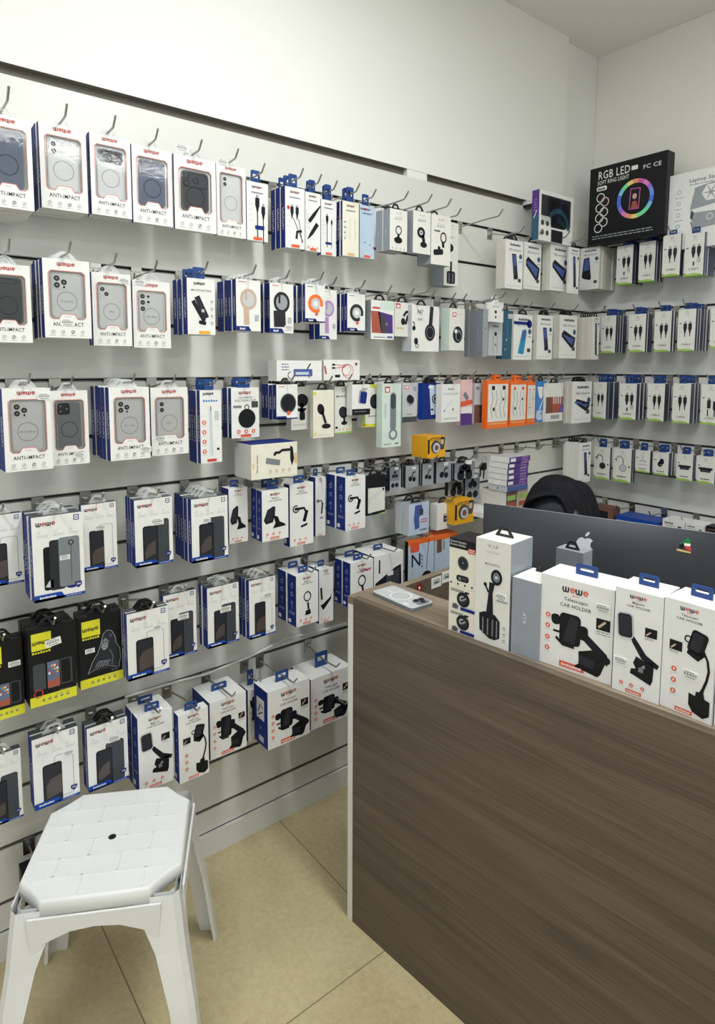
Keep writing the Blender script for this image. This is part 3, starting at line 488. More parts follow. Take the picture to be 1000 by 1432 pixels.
def d_misc(A, kind='', **k):
    H = A.H
    if kind == 'multi':
        A.logo(.45, H-.2, .36, 'ink', 'ink'); A.text('MULTIFUNCTION', .5, H-.42, .07, 'ink', 2, 'c', True, .7); A.line([(.2,H*.6),(.6,H*.24)], .14, 'ink', 3); A.line([(.34,H*.68),(.68,H*.3)], .2, 'charcoal', 4); A.rr(.4, H*.18, .26, .12, .03, 'black', 4, -10); A.rect(.5, H*.4, .1, .1, 'lightgrey', 5)
        A.icons([(.88,H*.6-.24*i) for i in range(4)], .05, 'midgrey'); A.rect(.4, .02, .4, .1, 'amber', 2)
    elif kind == 'grip':
        A.micro(.1, H-.1, .3, 1, .03, 'red'); c = k.get('c', 'tan'); A.circ(.5, H*.62, .38, c, 2, 26, .9); A.circ(.5, H*.62, .27, 'lightgrey' if c != 'charcoal' else 'midgrey', 3, 24, .9); A.line([(.4,H*.45),(.42,H*.12)], .22 if c != 'charcoal' else .5, c, 3); A.rect(.36, H*.6, .08, .4, c, 4)
        A.poly([(0,0),(.6,0),(.5,.16),(0,.16)], 'navy', 4); A.text('GRIP', .25, .04, .07, 'white', 5, 'c', True); A.micro(.75, H*.3, .16, 4, .03, 'grey', 4, .06)
    elif kind == 'hoop':
        c = k.get('c', 'brightorange'); A.micro(.1, H-.1, .3, 1, .03, 'ink'); A.circ(.52, H*.5, .38, 'lightgrey', 2, 24); A.ring(.52, H*.5, .38, .14, c, 3, 28); A.circ(.52, H*.5, .12, 'white', 3, 14); A.rect(.7, H*.3, .2, .2, 'white', 4); A.circ(.56, H*.23, .08, 'orange', 4, 10)
        A.rect(0, 0, 1, .05, 'navy', 4); A.poly([(0,0),(.62,0),(.52,.15),(0,.15)], 'navy', 4); A.text('RING', .28, .04, .07, 'white', 5, 'c', True)
    elif kind == 'puck': A.micro(.1, H-.1, .3, 1, .03, 'red'); A.circ(.55, H*.46, .4, 'charcoal', 2, 26, .95); A.circ(.55, H*.46, .3, 'ink', 3, 24, .95); A.ring(.55, H*.46, .4, .03, 'grey', 4, 26, .95); A.circ(.56, H*.18, .09, 'orange', 5, 10); A.rect(0, 0, 1, .05, 'navy', 4); A.poly([(0,0),(.5,0),(.44,.13),(0,.13)], 'navy', 4)
    elif kind == 'sucker': A.logo(.5, H-.2, .4, 'ink', 'orange'); A.text('CAR WIRELESS', .5, H-.34, .06, 'navy', 2, 'c', True, .5); A.text('SUCTION CUP', .5, H-.44, .07, 'ink', 2, 'c', True, .75); A.circ(.55, .62, .31, 'black', 3, 28); A.ring(.55, .98, .09, .03, 'ink', 3, 14); A.ring(.55, .62, .31, .02, 'charcoal', 4, 26); A.rect(.72, H*.6, .24, .2, 'darkgrey', 3); A.rect(.06, H*.6, .3, .08, 'grey', 3); A.icons([(.25,.2),(.52,.2),(.78,.2)], .07); A.rect(.32, .02, .38, .09, 'orange', 2)
    elif kind == 'tall': A.logo(.4, H-.2, .45, 'ink', 'ink'); A.text('STYLUS', .5, H-.5, .09, 'skyblue', 2, 'c', True, .7); A.line([(.5,H*.72),(.54,H*.1)], .07, 'ice', 3); A.line([(.44,H*.74),(.44,H*.1)], .02, 'lightgrey', 3); A.line([(.5,H*.78),(.5,H*.72)], .04, 'ink', 3); A.icons([(.18,H*.56-.42*i) for i in range(4)], .1, 'orange'); A.micro(.68, H*.7, .2, 6, .03, 'grey', 2, .07); A.rect(.3, .05, .44, .12, 'red', 2); A.rr(.76, H*.17, .12, .1, .02, 'ink', 2)
    elif kind == 'vent': A.circ(.5, H*.68, .26, 'ink', 3, 20, 1.1); A.line([(.5,H*.62),(.48,H*.4)], .14, 'charcoal', 3); A.poly([(.24,H*.5),(.72,H*.5),(.62,H*.42),(.34,H*.42)], 'ink', 3); A.rr(.38, H*.22, .26, .34, .08, 'ink', 3); A.micro(.1, H*.12, .7, 2, .02, 'lightgrey')
    elif kind == 'post': A.circ(.36, H*.6, .22, 'ink', 3, 20, .75, 20); A.line([(.42,H*.55),(.6,H*.3)], .12, 'charcoal', 3); A.circ(.62, H*.24, .1, 'ink', 3, 16, 2.2); A.rect(0, H*.9, .14, .12, 'yellow', 2); A.poly([(0,.1),(.12,.3),(.12,.1)], 'yellow', 2); A.micro(.2, .1, .6, 1, .02, 'lightgrey')
    elif kind == 'dish': A.ring(.5, H-.18, .08, .03, 'grey', 2, 12); A.text('MAGNETIC', .5, H-.5, .09, 'ink', 2, 'c', True, .8); A.circ(.5, H*.45, .28, 'ink', 3, 22, .9, 30); A.circ(.46, H*.46, .2, 'charcoal', 4, 20, .9, 30); A.line([(.55,H*.35),(.56,H*.24)], .12, 'black', 3); A.circ(.55, H*.22, .09, 'ink', 3, 14, 2); A.poly([(0,0),(1,0),(1,.1),(0,.05)], 'green', 2); A.icons([(.3+.2*i, .2) for i in range(4)], .05, 'amber'); A.rect(.04, .24, .14, .1, 'ink', 2)
    elif kind == 'earcase': A.rr(.36, H*.36, .42, .6, .08, 'midgrey', 3, -8); A.rr(.44, H*.38, .36, .5, .06, 'navy', 4, -8); A.rect(0, 0, 1, H*.2, 'black', 2); A.micro(.1, H*.1, .7, 1, .04, 'grey', 3); A.micro(.55, H*.85, .3, 2, .03, 'grey')
    elif kind == 'mirror': A.circ(.66, H*.6, .3, 'ink', 3, 24, .9); A.circ(.62, H*.62, .22, 'charcoal', 4, 20, .9); A.poly([(0,H*.9),(1,H*.95),(1,H),(0,H)], 'yellow', 2); A.rect(0, 0, .14, H*.3, 'green', 2); A.poly([(0,0),(1,0),(1,.16),(.4,.1),(0,.2)], 'yellow', 2); A.micro(.3, H*.24, .6, 1, .05, 'grey')
    elif kind == 'brush': A.rect(0, 0, 1, H, 'mint', 1); A.rect(.14, H*.86, .26, .24, 'red', 2); A.rect(.19, H*.875, .16, .14, 'white', 3); A.rr(.42, H*.26, .32, H*.6, .15, 'grey', 2); A.rr(.45, H*.6, .26, H*.24, .12, 'darkgrey', 3); A.ring(.58, H*.2, .23, .09, 'grey', 3, 22); A.rr(.12, H*.46, .12, .6, .05, 'lightgrey', 2); A.micro(.1, .1, .4, 1, .05, 'midgrey'); A.micro(.7, .1, .18, 1, .06, 'darkgrey')
    elif kind == 'buds': A.rect(0, 0, 1, H, 'lightgrey', 1); A.rect(.12, H*.84, .3, .16, 'red', 2); A.rect(.16, H*.86, .22, .09, 'white', 3); A.rr(.3, H*.42, .5, .5, .18, 'midgrey', 2, 35); A.rr(.28, H*.48, .5, .4, .18, 'ink', 3, -35); A.ring(.84, H*.84, .09, .03, 'navy', 2, 12); A.rect(0, 0, 1, H*.14, 'darkgrey', 2); A.micro(.3, H*.2, .4, 2, .03, 'grey')
    elif kind == 'wallet': A.poly([(.34,H*.96),(.96,H*.92),(.98,H*.14),(.46,H*.12)], 'ice', 2); A.circ(.7, H*.56, .2, 'darkgrey', 3, 18); A.ring(.7, H*.56, .13, .03, 'white', 4, 16); A.rect(.46, H*.24, .14, .08, 'ink', 3); A.rect(.3, H*.86, .3, .1, 'white', 3)
    elif kind == 'jack': A.text('SMART', .5, H*.84, .09, 'midgrey', 2, 'c', False, .32); A.text('AUX ADAPTER', .5, H*.72, .08, 'lightgrey', 2, 'c', False, .8); A.line([(.15,H*.32),(.6,H*.6)], .02, 'lightgrey', 2); A.circ(.15, H*.3, .04, 'skyblue', 3, 8); A.circ(.6, H*.33, .05, 'grey', 3, 8); A.micro(.14, .1, .7, 1, .06, 'lightgrey')
    elif kind == 'pinkbox': A.poly([(0,H*.3),(1,H*.24),(1,0),(0,0)], 'purple', 2); A.poly([(0,H*.52),(1,H*.56),(1,H*.46),(0,H*.4)], 'orange', 2); A.rr(.2, H*.58, .5, .3, .05, 'grey', 3, -50); A.rect(0, H*.26, 1, H*.14, 'white', 3)
    elif kind == 'smoke': A.rect(0, 0, 1, H*.46, 'brown', 1); A.rect(.45, 0, .55, H*.44, 'darkgrey', 2); A.rect(.6, H*.12, .2, .14, 'white', 3); A.line([(.5,H*.8),(.5,H*.5)], .04, 'darkgrey', 2); A.line([(.7,H*.8),(.7,H*.5)], .04, 'darkgrey', 2); A.rect(.1, H*.84, .3, .15, 'grey', 2)
    elif kind == 'bag': 
        A.rect(.04, H*.14, .92, H*.78, 'offwhite', 1)
        for x in (.2, .4, .62, .8): A.line([(x,H*.78),(x+.06,H*.6),(x-.04,H*.42),(x+.04,H*.22)], .022, 'grey', 2)
        for x in (.2, .7): A.rect(x, H*.8, .14, .12, 'ink' if k.get('v') else 'orange', 3)
        A.circ(.3, H*.4, .06, 'darkgrey', 3, 8); A.circ(.75, H*.6, .05, 'darkgrey', 3, 8); A.micro(.1, H*.08, .8, 1, .05, 'gold', 2)
    elif kind == 'bluecard': A.rect(0, 0, 1, H, 'skyblue', 1); A.poly([(.1,H*.86),(.9,H*.86),(.7,H*.62),(.5,H*.55),(.3,H*.62)], 'white', 2); A.line([(.8,H*.6),(.4,H*.3)], .1, 'white', 2); A.rr(.05, H*.04, .8, H*.24, .2, 'ice', 3); A.circ(.5, H*.2, .06, 'navy', 4, 8)
    elif kind == 'pens': A.rect(0, H*.22, 1, H*.42, 'rust', 1); A.poly([(0,H*.22),(.4,H*.22),(.3,H*.64),(0,H*.64)], 'brown', 2); A.poly([(.7,H*.22),(1,H*.22),(1,H*.5)], 'violet', 2); [A.line([(x,H*.84),(x,H*.46)], .05, 'white', 3) for x in (.45,.58,.71,.84)]; A.rect(.3, H*.06, .5, .14, 'midgrey', 2)
    elif kind == 'headset': A.text('P47', .3, H*.8, .13, 'ink', 2, 'c', True, .2); A.micro(.22, H*.7, .16, 2, .02, 'grey'); A.line([(.72,H*.99),(.68,H*.6)], .13, 'charcoal', 3); A.circ(.66, H*.42, .22, 'ink', 4, 26, .85); A.ring(.66, H*.42, .16, .02, 'grey', 5, 20, .85); A.ring(-.02+.06, H*.55, .12, .04, 'ink', 3, 16, .6, -90, 90); A.circ(.08, H*.5, .06, 'ink', 4); A.circ(.16, H*.22, .09, 'ink', 3, 12, .8); A.ring(.2, H*.12, .06, .02, 'ink', 3, 10)
    elif kind == 'headset2': A.rect(.2, H*.8, .24, .2, 'red', 2); A.rect(.24, H*.82, .16, .13, 'white', 3); A.micro(.5, H*.86, .4, 1, .04, 'pink'); A.circ(.55, H*.38, .38, 'ink', 3, 24, .85); A.circ(.6, H*.36, .26, 'grey', 4, 20, .8); A.circ(.62, H*.34, .18, 'ink', 5, 18, .8); A.circ(.42, H*.46, .1, 'white', 5, 10)
    elif kind == 'powerbank': A.poly([(0,H*.72),(.35,H*.72),(.5,H*.16),(.04,H*.16)], 'rust', 2); A.poly([(.3,H*.72),(.94,H*.64),(.96,H*.16),(.45,H*.16)], 'purple', 2); A.poly([(.38,H*.66),(.6,H*.62),(.72,H*.18),(.46,H*.18)], 'darkgrey', 3); A.circ(.68, H*.4, .05, 'grey', 4); A.rect(.06, H*.78, .32, .06, 'red', 2); A.rect(.7, .05, .24, .06, 'phoneblue', 2); A.rect(.12, .06, .5, .02, 'navy', 2); A.rect(.38, H*.76, .6, H*.22, 'mint', 2)
    elif kind == 'earhook': A.rect(.06, H*.82, .22, .18, 'red', 2); A.rect(.1, H*.84, .14, .1, 'white', 3); A.circ(.42, H*.44, .13, 'ink', 3, 18, .8); A.line([(.44,H*.6),(.56,H*.72),(.82,H*.76),(.8,H*.66),(.64,H*.6),(.55,H*.36)], .1, 'ink', 3); A.micro(.1, H*.24, .36, 2, .03, 'gold'); A.micro(.65, H*.2, .25, 2, .03, 'grey')
    elif kind == 'adapter': A.text('V', .5, H*.86, .1, 'midgrey', 2); A.micro(.3, H*.74, .4, 1, .03, 'grey'); A.circ(.5, H*.5, .07, 'ink', 2, 10); A.circ(.5, H*.24, .05, 'ink', 2, 10)
    elif kind == 'hub': A.rr(.36, H*.22, .42, H*.36, .02, 'phoneblue', 2); A.rect(.4, H*.3, .3, H*.14, 'ice', 3); A.ring(.3, H*.28, .07, .015, 'ink', 3, 12, 1, 90, 270); A.line([(.66,H*.58),(.74,H*.86)], .025, 'ink', 3); A.micro(.1, H*.8, .16, 3, .015, 'navy', 2, .05)
    elif kind == 'redwire': A.ring(.62, H*.5, .13, .012, 'redcable', 2, 20); A.ring(.66, H*.45, .16, .012, 'redcable', 2, 20); A.line([(.3,H*.76),(.62,H*.72)], .014, 'redcable', 2); A.line([(.3,H*.6),(.6,H*.66)], .014, 'redcable', 2); A.rect(.22, H*.72, .08, .04, 'ink', 3); A.rect(.22, H*.56, .08, .04, 'ink', 3); A.rect(.3, H*.14, .14, .06, 'ink', 3); A.circ(.9, H*.8, .035, 'darkred', 3, 10); A.line([(.02,H*.7),(.06,H*.3)], .04, 'red', 2)
    elif kind == 'armbox': A.text('Phone Holder', .14, H*.2, .035, 'ink', 2, 'l', True, .36*H*1.4, 90); A.text('360', .06, H*.3, .05, 'amber', 2, 'l', True, None, 90); A.poly([(.32,H*.6),(.62,H*.5),(.6,H*.34),(.3,H*.44)], 'grey', 3); A.line([(.5,H*.72),(.6,H*.72),(.66,H*.78),(.84,H*.78)], .05, 'ink', 3); A.poly([(.84,H*.9),(.9,H*.84),(.93,H*.5),(.88,H*.3),(.84,H*.5)], 'ink', 3); A.circ(.5, H*.68, .03, 'black', 4); A.icons([(.4+.14*i, H*.2) for i in range(4)], .03, 'tan'); A.rect(.94, H*.36, .05, .2, 'gold', 2)
    elif kind == 'watch': A.rect(.02, H*.2, .1, H*.66, 'black', 2); A.rect(.15, H*.82, .8, .1, 'ink', 2); A.text('MICROWEAR', .55, H*.84, .07, 'amber', 3, 'c', True, .7); A.circ(.46, H*.5, .26, 'darkgrey', 3, 22); A.circ(.5, H*.46, .2, 'lightgrey', 4, 20); A.circ(.5, H*.46, .11, 'brown', 5, 14); A.rr(.68, H*.36, .28, .5, .08, 'darkgrey', 3, -10); A.rr(.72, H*.6, .18, .2, .05, 'tan', 4)
    elif kind == 'earset': A.rect(.04, .04, .92, H*.9, 'midgrey', 1); A.circ(.36, H*.4, .15, 'ink', 3); A.circ(.66, H*.36, .14, 'black', 3); A.line([(.5,H*.45),(.56,H*.66),(.78,H*.7)], .08, 'ink', 3); A.rect(.5, H*.82, .3, .14, 'white', 2)
    elif kind == 'blister3': A.rect(0, H*.4, 1, H*.6, 'grey', 1); A.circ(.35, H*.6, .15, 'ink', 3); A.circ(.65, H*.6, .15, 'black', 3); A.circ(.5, H*.75, .12, 'ink', 3); A.rect(.5, H*.86, .34, .16, 'white', 2); A.circ(.3, H*.22, .18, 'ink', 3); A.circ(.7, H*.22, .18, 'ink', 3)
    elif kind == 'thermo': A.rect(0, 0, 1, H, 'ice', 1); A.poly([(.3,H*.94),(.62,H*.94),(.72,H*.7),(.62,H*.6),(.5,H*.56),(.52,H*.2),(.3,H*.16),(.24,H*.5)], 'phoneblue', 3); A.poly([(.5,H*.8),(.7,H*.8),(.7,H*.6),(.56,H*.6)], 'darkgrey', 4); A.rect(.62, H*.44, .3, .03, 'red', 3); A.text('INFRARED', .74, H*.36, .05, 'red', 3, 'c', True, .36); A.micro(.55, H*.12, .36, 2, .04, 'grey')
    elif kind == 'chip': A.rr(.36, H*.28, .34, .26, .02, 'navy', 3); A.rect(.42, H*.36, .22, .08, 'grey', 4); A.micro(.34, H*.56, .4, 3, .04, 'midgrey', 2, .08)
    elif kind == 'nbox': A.rect(0, H*.9, 1, H*.1, 'brightorange', 1); A.rr(.08, H*.74, .34, .28, .04, 'orange', 2); A.text('N', .3, H*.42, .38, 'ink', 2, 'c', True, .34); A.micro(.5, H*.6, .08, 4, .06, 'grey', 2, .1); A.line([(.8,H*.98),(.7,H*.3)], .02, 'ink', 3); A.circ(.72, H*.1, .22, 'ink', 3, 18); A.rect(.1, H*.14, .14, .3, 'lightgrey', 2)
    elif kind == 'nbox2': A.rect(0, H*.9, 1, H*.1, 'brightorange', 1); A.rect(.1, H*.62, .2, .4, 'brown', 2); A.rect(.34, H*.66, .1, .3, 'midgrey', 2); A.poly([(.4,0),(1,0),(1,H*.34)], 'charcoal', 2)
    elif kind == 'tablet': A.rect(.16, H*.6, .05, H*.3, 'ink', 2); A.poly([(.05,.1),(.05,H*.4),(.72,H*.66),(.92,H*.7),(.95,.12)], 'ink', 2); A.poly([(.4,.14),(.42,H*.5),(.86,H*.64),(.86,.14)], 'darkgrey', 3); A.rect(.45, H*.5, .2, .12, 'white', 4); A.logo(-.25, H-.3, .3, 'red', 'red')
    elif kind == 'greenlap': A.poly([(.1,.1),(.98,.14),(.98,H*.68),(.1,H*.7)], 'offwhite', 2); A.line([(.1,H*.3),(.9,H*.62)], .012, 'midgrey', 3); A.line([(.12,H*.4),(.7,H*.6)], .03, 'lightgrey', 3); A.rect(.84, H*.6, .1, .1, 'navy', 3); A.poly([(.5,0),(1,0),(1,.06)], 'green', 3); A.micro(.14, H*.05, .16, 1, .02, 'lightgrey', 3)
    elif kind == 'tabbox': A.text('wm2000', .5, H*.87, .14, 'ink', 2, 'c', True, .5)
    elif kind == 'paper': A.micro(.3, H*.8, .4, 2, .05, 'grey'); A.rect(.3, .1, .05, H*.5, 'midgrey', 1); A.rect(.6, .1, .05, H*.5, 'midgrey', 1); A.circ(.5, H*.6, .1, 'ink', 2, 10); A.circ(.5, H*.3, .07, 'grey', 2, 10)
    elif kind == 'edgephone': A.rect(.2, H*.06, .8, H*.66, 'charcoal', 2); A.rect(.2, H*.5, .8, H*.2, 'phoneblue', 3); A.micro(.2, H*.88, .7, 2, .04, 'grey')
    elif kind == 'tealbox': A.rect(.5, H*.84, .5, H*.1, 'lightgrey', 2); A.circ(.4, H*.4, .06, 'ice', 2, 8); A.rect(.42, H*.4, .04, H*.4, 'skyblue', 2); A.circ(.3, H*.2, .1, 'grey', 2, 8)
    elif kind == 'redstripe': A.rect(.4, H*.04, .3, H*.2, 'white', 2); A.micro(.2, H*.86, .6, 2, .05, 'grey'); A.micro(.3, H*.2, .4, 3, .05, 'midgrey')
    elif kind == 'dualshock': A.text('DOUBLESHOCK 4', .08, H-.17, .075, 'white', 2, 'l', True, .62); A.circ(.03, H-.14, .035, 'ice', 2)
    elif kind == 'plainlabel': A.text('SPEAKER', .3, H-.2, .09, 'darkgrey', 2, 'c', True, .4); A.micro(.1, H-.3, .5, 1, .03, 'grey'); A.rect(.7, H-.36, .16, .12, 'ink', 2); A.poly([(.1,0),(.14,H*.2),(.2,H*.1),(.26,H*.24),(.36,0)], 'ink', 2)
    elif kind == 'darkframe': A.rro(.08, H*.1, .84, H*.8, .03, .06, 'brown', 2); A.rect(.25, H*.2, .5, H*.6, 'black', 2)
    elif kind == 'cube': A.text('Coaxial System', .3, H*.8, .05, 'white', 4, 'c', True, .5)

_dm = d_misc
def d_misc(A, kind='', **k):
    H = A.H
    if kind == 'cubefront':
        A.micro(.08, H-.1, .5, 2, .03, 'darkgrey', 2, .05); A.rect(.6, H-.14, .16, .06, 'ink', 2); A.circ(.55, H*.52, .24, 'ink', 3, 24); A.circ(.55, H*.52, .17, 'charcoal', 4, 20); A.ring(.52, H*.54, .1, .04, 'lightgrey', 5, 16, 1, 60, 240); A.line([(.5,H*.46),(.66,H*.6)], .05, 'midgrey', 5)
        A.circ(.25, H*.16, .09, 'grey', 3, 12); A.micro(.14, H*.18, .24, 3, .03, 'ink', 4, .05); A.rect(.45, H*.03, .55, .1, 'navy', 3); A.circ(.33, H*.62, .03, 'lightgrey', 2, 8); A.circ(.42, H*.86, .03, 'lightgrey', 2, 8); A.micro(.5, H*.17, .4, 1, .04, 'lightgrey')
    elif kind == 'cubetop':
        A.poly([(0,H),(1,H),(1,H-.3),(0,H-.3)], 'black', 1); A.text('Sound System', .04, H-.12, .07, 'white', 2, 'l', True, .58); A.text('Rotate Holder', .04, H-.22, .07, 'white', 2, 'l', True, .58); A.rect(.7, H-.38, .26, .16, 'red', 3); A.micro(.73, H-.28, .2, 2, .03, 'white', 4, .06)
        A.circ(.52, H*.52, .22, 'darkgrey', 3, 24, .9, 20); A.circ(.52, H*.52, .17, 'charcoal', 4, 22, .9, 20); A.circ(.52, H*.53, .02, 'lightgrey', 5, 8); A.rr(.28, .2, .46, .2, .08, 'ink', 3); A.rect(.36, .24, .1, .1, 'grey', 4); A.rect(.5, .26, .16, .08, 'darkgrey', 4); [A.circ(.08+.26*i, .1, .035, 'ink', 2, 8) for i in range(4)]
    else: _dm(A, kind, **k)
NAV = dict(left='navy', right='navy', bottom='edgewhite'); 
CFG = {
 'anti': dict(fn=d_anti, name='phone_case_box', cat='phone case box', base='white', cols=dict(left='navy', bottom='edgewhite'), left=s_spine, tab='clear', d=.02, win=True),
 'flip': dict(fn=d_flip, name='screen_protector_box', cat='box', base='white', cols=dict(left='navy', bottom='navy', top='darkgrey'), left=s_spine, tab='clear', d=.02),
 'glass': dict(fn=d_glass, name='screen_protector_box', cat='box', base='black', cols=dict(bottom='yellow', left='black'), left=None, tab='black', d=.02),
 'holder': dict(fn=d_holder, name='car_holder_box', cat='car holder box', base='white', cols=dict(left='navy', bottom='edgewhite'), left=s_holder, tab='blue', d=.06),
 'cable': dict(fn=d_cable, name='cable_box', cat='cable box', base='white', cols=dict(left='navy', bottom='edgewhite'), left=s_spine, tab='blue', d=.02),
 'rcable': dict(fn=d_rcable, name='cable_box', cat='cable box', base='offwhite', cols=dict(right='navydull', left='navydull', bottom='green'), left=None, tab='blue', d=.02),
 'prot': dict(fn=d_prot, name='screen_protector_pack', cat='screen protector', base='white', cols=dict(left='pages', right='pages', bottom='pages'), left=None, tab='black', d=.01),
 'vip': dict(fn=d_vip, name='phone_stand_box', cat='box', base='offwhite', cols=dict(left='silvergrey', right='silvergrey', bottom='midgrey', top='silvergrey'), left=s_vip, tab='black', d=.06),
 'misc': dict(fn=d_misc, name='accessory_box', cat='box', base='white', cols={}, left=None, tab='black', d=.03),
}
ORD = ['', 'second', 'third', 'fourth', 'fifth', 'sixth', 'seventh', 'eighth']
WARN = []
def hook(wall, along, z0, s, zr, desc):
    """a chrome rod with an upturned tip on a small bracket gripping the groove; local -y points out of the wall"""
    if wall == 'L': r = empty('display_hook', (0, along, z0-.02), PI/2)
    else: r = empty('display_hook', (along, 0, z0-.02), 0)
    mb = MB(); mb.box(-.014, -.003, -.022, .014, .0, .022, 'steel'); mb.box(-.014, -.006, .012, .014, -.003, .024, 'steel'); mb.box(-.006, -.011, -.008, .006, -.003, .008, 'steel'); mb.build('bracket', r)
    e = s+.022; dz = zr-(z0-.02); mb = MB(); mb.tube([(0,-.004,0),(0,-.03,dz*.3),(0,-s*.7,dz),(0,-e,dz+.002),(0,-e-.006,dz+.004),(0,-e-.024,dz+.024)], .0027, 'steel', 8); mb.build('rod', r)
    tag(r, 'hook holding the '+desc if desc else 'empty metal display hook', 'hook')
    return r
def thing_box(cfg, w, h, d, loc, rz, desc, o, full=True, th=None, cat=None):
    c = CFG[cfg]; base = o.get('base', c['base']); cols = dict(c['cols']); cols.update(o.get('cols', {}))
    r = empty(o.get('name', c['name']), loc, rz); arts = {}
    H = h/w; kw = {k: v for k, v in o.items() if k in ('kind','var','case','cams','mod','c','v','pale','row','tline','cp')}
    la = o.get('lart', c['left'])
    if la: arts['left'] = la
    if full: arts['front'] = lambda A: c['fn'](A, **kw)
    win = win_anti(H) if (c.get('win') and full) else None
    me = carton_mesh('carton', w, h, d, base, cols, arts, win)
    mb = MB(); ob = mb.build('carton', r, me)
    if win: phone_case(r, w, h, d, kw)
    tab = o.get('tab', c['tab'])
    if tab and tab != 'none':
        t = tab_mesh(tab, w, th or .025); tb = mb.build('hang_tab', r, t); tb.location = (0, o.get('taby', 0)*d, h)
    if full and o.get('stick'): 
        st = o['stick']; sticker(r, w, h, d, st[0], st[1], st[2] if len(st) > 2 else .3, o.get('srot', 0))
    tag(r, desc, o.get('cat', c['cat']), o.get('group'))
    return r
def I(cfg, xl, yt, yb, xr, s, xs, n, z0, desc, **o):
    wall = o.get('wall', 'L'); ax, sg = (0, 1) if wall == 'L' else (1, -1)
    def solve(s):
        if yt is None:
            P = onplane(xl, yb, ax, sg*s); z_0 = P.z; h = o.get('h', .19)
        else:
            P = onplane(xl, yt, ax, sg*s); z_0 = zat(P.x, P.y, yb); h = P.z-z_0
        Q = onplane(xr, yt if yt else yb, ax, sg*s)
        return P, z_0, h, (Q.y-P.y if wall == 'L' else Q.x-P.x)
    P, zb, h, w = solve(s); d = o.get('d', CFG[cfg]['d'])*1.; depth = d
    if xs is not None:
        for it in range(2):
            E0 = (P.x, P.y) if wall == 'L' else (P.x+w, P.y)
            lo, hi = 0., .5
            for _ in range(30):
                m = (lo+hi)/2; X = (E0[0]-m, E0[1]) if wall == 'L' else (E0[0], E0[1]+m)
                px = proj((X[0], X[1], zb+h*.5))[0]; x0 = proj((E0[0], E0[1], zb+h*.5))[0]
                tgt = xs - (xl if wall == 'L' else xr)
                if (px-x0 > tgt) == (wall == 'L'): lo = m
                else: hi = m
            depth = lo
            if depth > s-.004: s2 = min(depth+.008, s+.06); P, zb, h, w = solve(s2); s = s2
        if depth > s-.004: depth = s-.006
    else: depth = d*n*1.08
    if depth > s-.002: s = depth+.004; P, zb, h, w = solve(s)
    pitch = depth/n; d1 = pitch*(.9 if pitch > .012 else .85)
    WARN.append((desc, round(w,3), round(h,3), round(depth,3), round(s,3), n, round(d1,3)))
    along = P.y+w/2 if wall == 'L' else P.x+w/2; rz = PI/2 if wall == 'L' else 0
    th = max(.02, min(.05, (z0-.01)-(zb+h)+.012)) if z0 else .02
    def loc(k, j=True):
        dd = s-d1/2-k*pitch; jy = random.uniform(-.003, .003) if k else 0; jz = random.uniform(-.0015, .0015) if k else 0
        return (dd, along+jy, zb+jz) if wall == 'L' else (along+jy, -dd, zb+jz)
    front = thing_box(cfg, w, h, d1, loc(0), rz, desc, o, True, th)
    back = None; o2 = dict(o); o2.pop('stick', None)
    for k in range(1, n):
        lab = '%s box behind the %s' % (ORD[min(k, 7)], desc)
        if back is None: back = thing_box(cfg, w, h, d1, loc(k), rz, lab, o2, False, th); c = back
        else: c = copy_tree(back); c.location = loc(k); c['label'] = lab
        c['group'] = 'boxes hung behind the '+desc; front['group'] = c['group']
    if z0 and not o.get('nohook'):
        hk = hook(wall, along, z0, s, zb+h+th*.52, desc)
    return front, (P, zb, w, h, d1, s)
#@@TABLE
T = 'tele'
# ---- left wall, top row (z 2.1)
R1 = 2.1
I('anti', -22, None, 286, 48, .14, -40, 5, R1, 'grey-cased box cut by the left photo edge in the top row', case='grey', cams='bar')
I('anti', 58.5, None, 289.5, 123.5, .14, 46, 5, R1, 'clear phone case box, second from left in the top row', case='clear', cams='two')
I('anti', 128.7, None, 298.6, 184.6, .13, 121, 4, R1, 'clear phone case box with dark camera block in top row', case='clear', cams='wide')
I('anti', 186.7, None, 310, 241.8, .12, 183, 2, R1, 'blue-grey phone case box in the top row', case='grey', cams='wide')
I('anti', 242.5, 214, 319.4, 301, .11, 239, 2, R1, 'dark grey phone case box in the top row', case='dark', cams='wide', stick=(.05,1.68,.3))
I('anti', 302, 227, 328.5, 343, .09, None, 1, R1, 'narrow clear phone case box beside the first cable box', case='clear', cams='two', stick=(.05,2.1,.36))
I('cable', 344.5, 252, 335, 374, .09, None, 1, R1, 'white box of two black cable plugs, first of the cables', kind='two')
I('cable', 398.6, 259.6, 345.4, 426, .13, 379, 3, R1, 'cable box with two fanned black plugs and red dot', kind='fan')
I('cable', 426.7, 267.4, 350, 448, .11, 420, 2, R1, 'cable box with two diagonal thick black cables', kind='diag')
I('cable', 448.8, 278, 356, 470, .10, 443, 2, R1, 'cable box with slim audio jack plug', kind='aux')
I('cable', 479, 280, 357, 502, .12, 470, 3, R1, 'cream cable box with white cable and gold tag', kind='white', base='cream')
I('cable', 503, 285.6, 360, 523.7, .09, None, 1, R1, 'pale blue cable box left of the grey stand boxes', kind='pale', base='ice')
I('vip', 545.5, 290.8, 349, 569.7, .17, 525.5, 2, R1, 'grey-sided box with black ring stand', kind='ringstand')
I('vip', 578, 293.4, 353, 602.7, .17, 569, 1, R1, 'grey-sided box with round fan-like stand', kind='fan')
I('vip', 603.5, 298.6, 368.8, 630.8, .17, None, 1, R1, 'grey-sided box with clamp stand', kind='clamp', d=.07)
I('vip', 622, 309, 398.7, 641.5, .09, 603, 1, R1, 'tall grey cup holder box behind the clamp stand box', kind='cuptop')
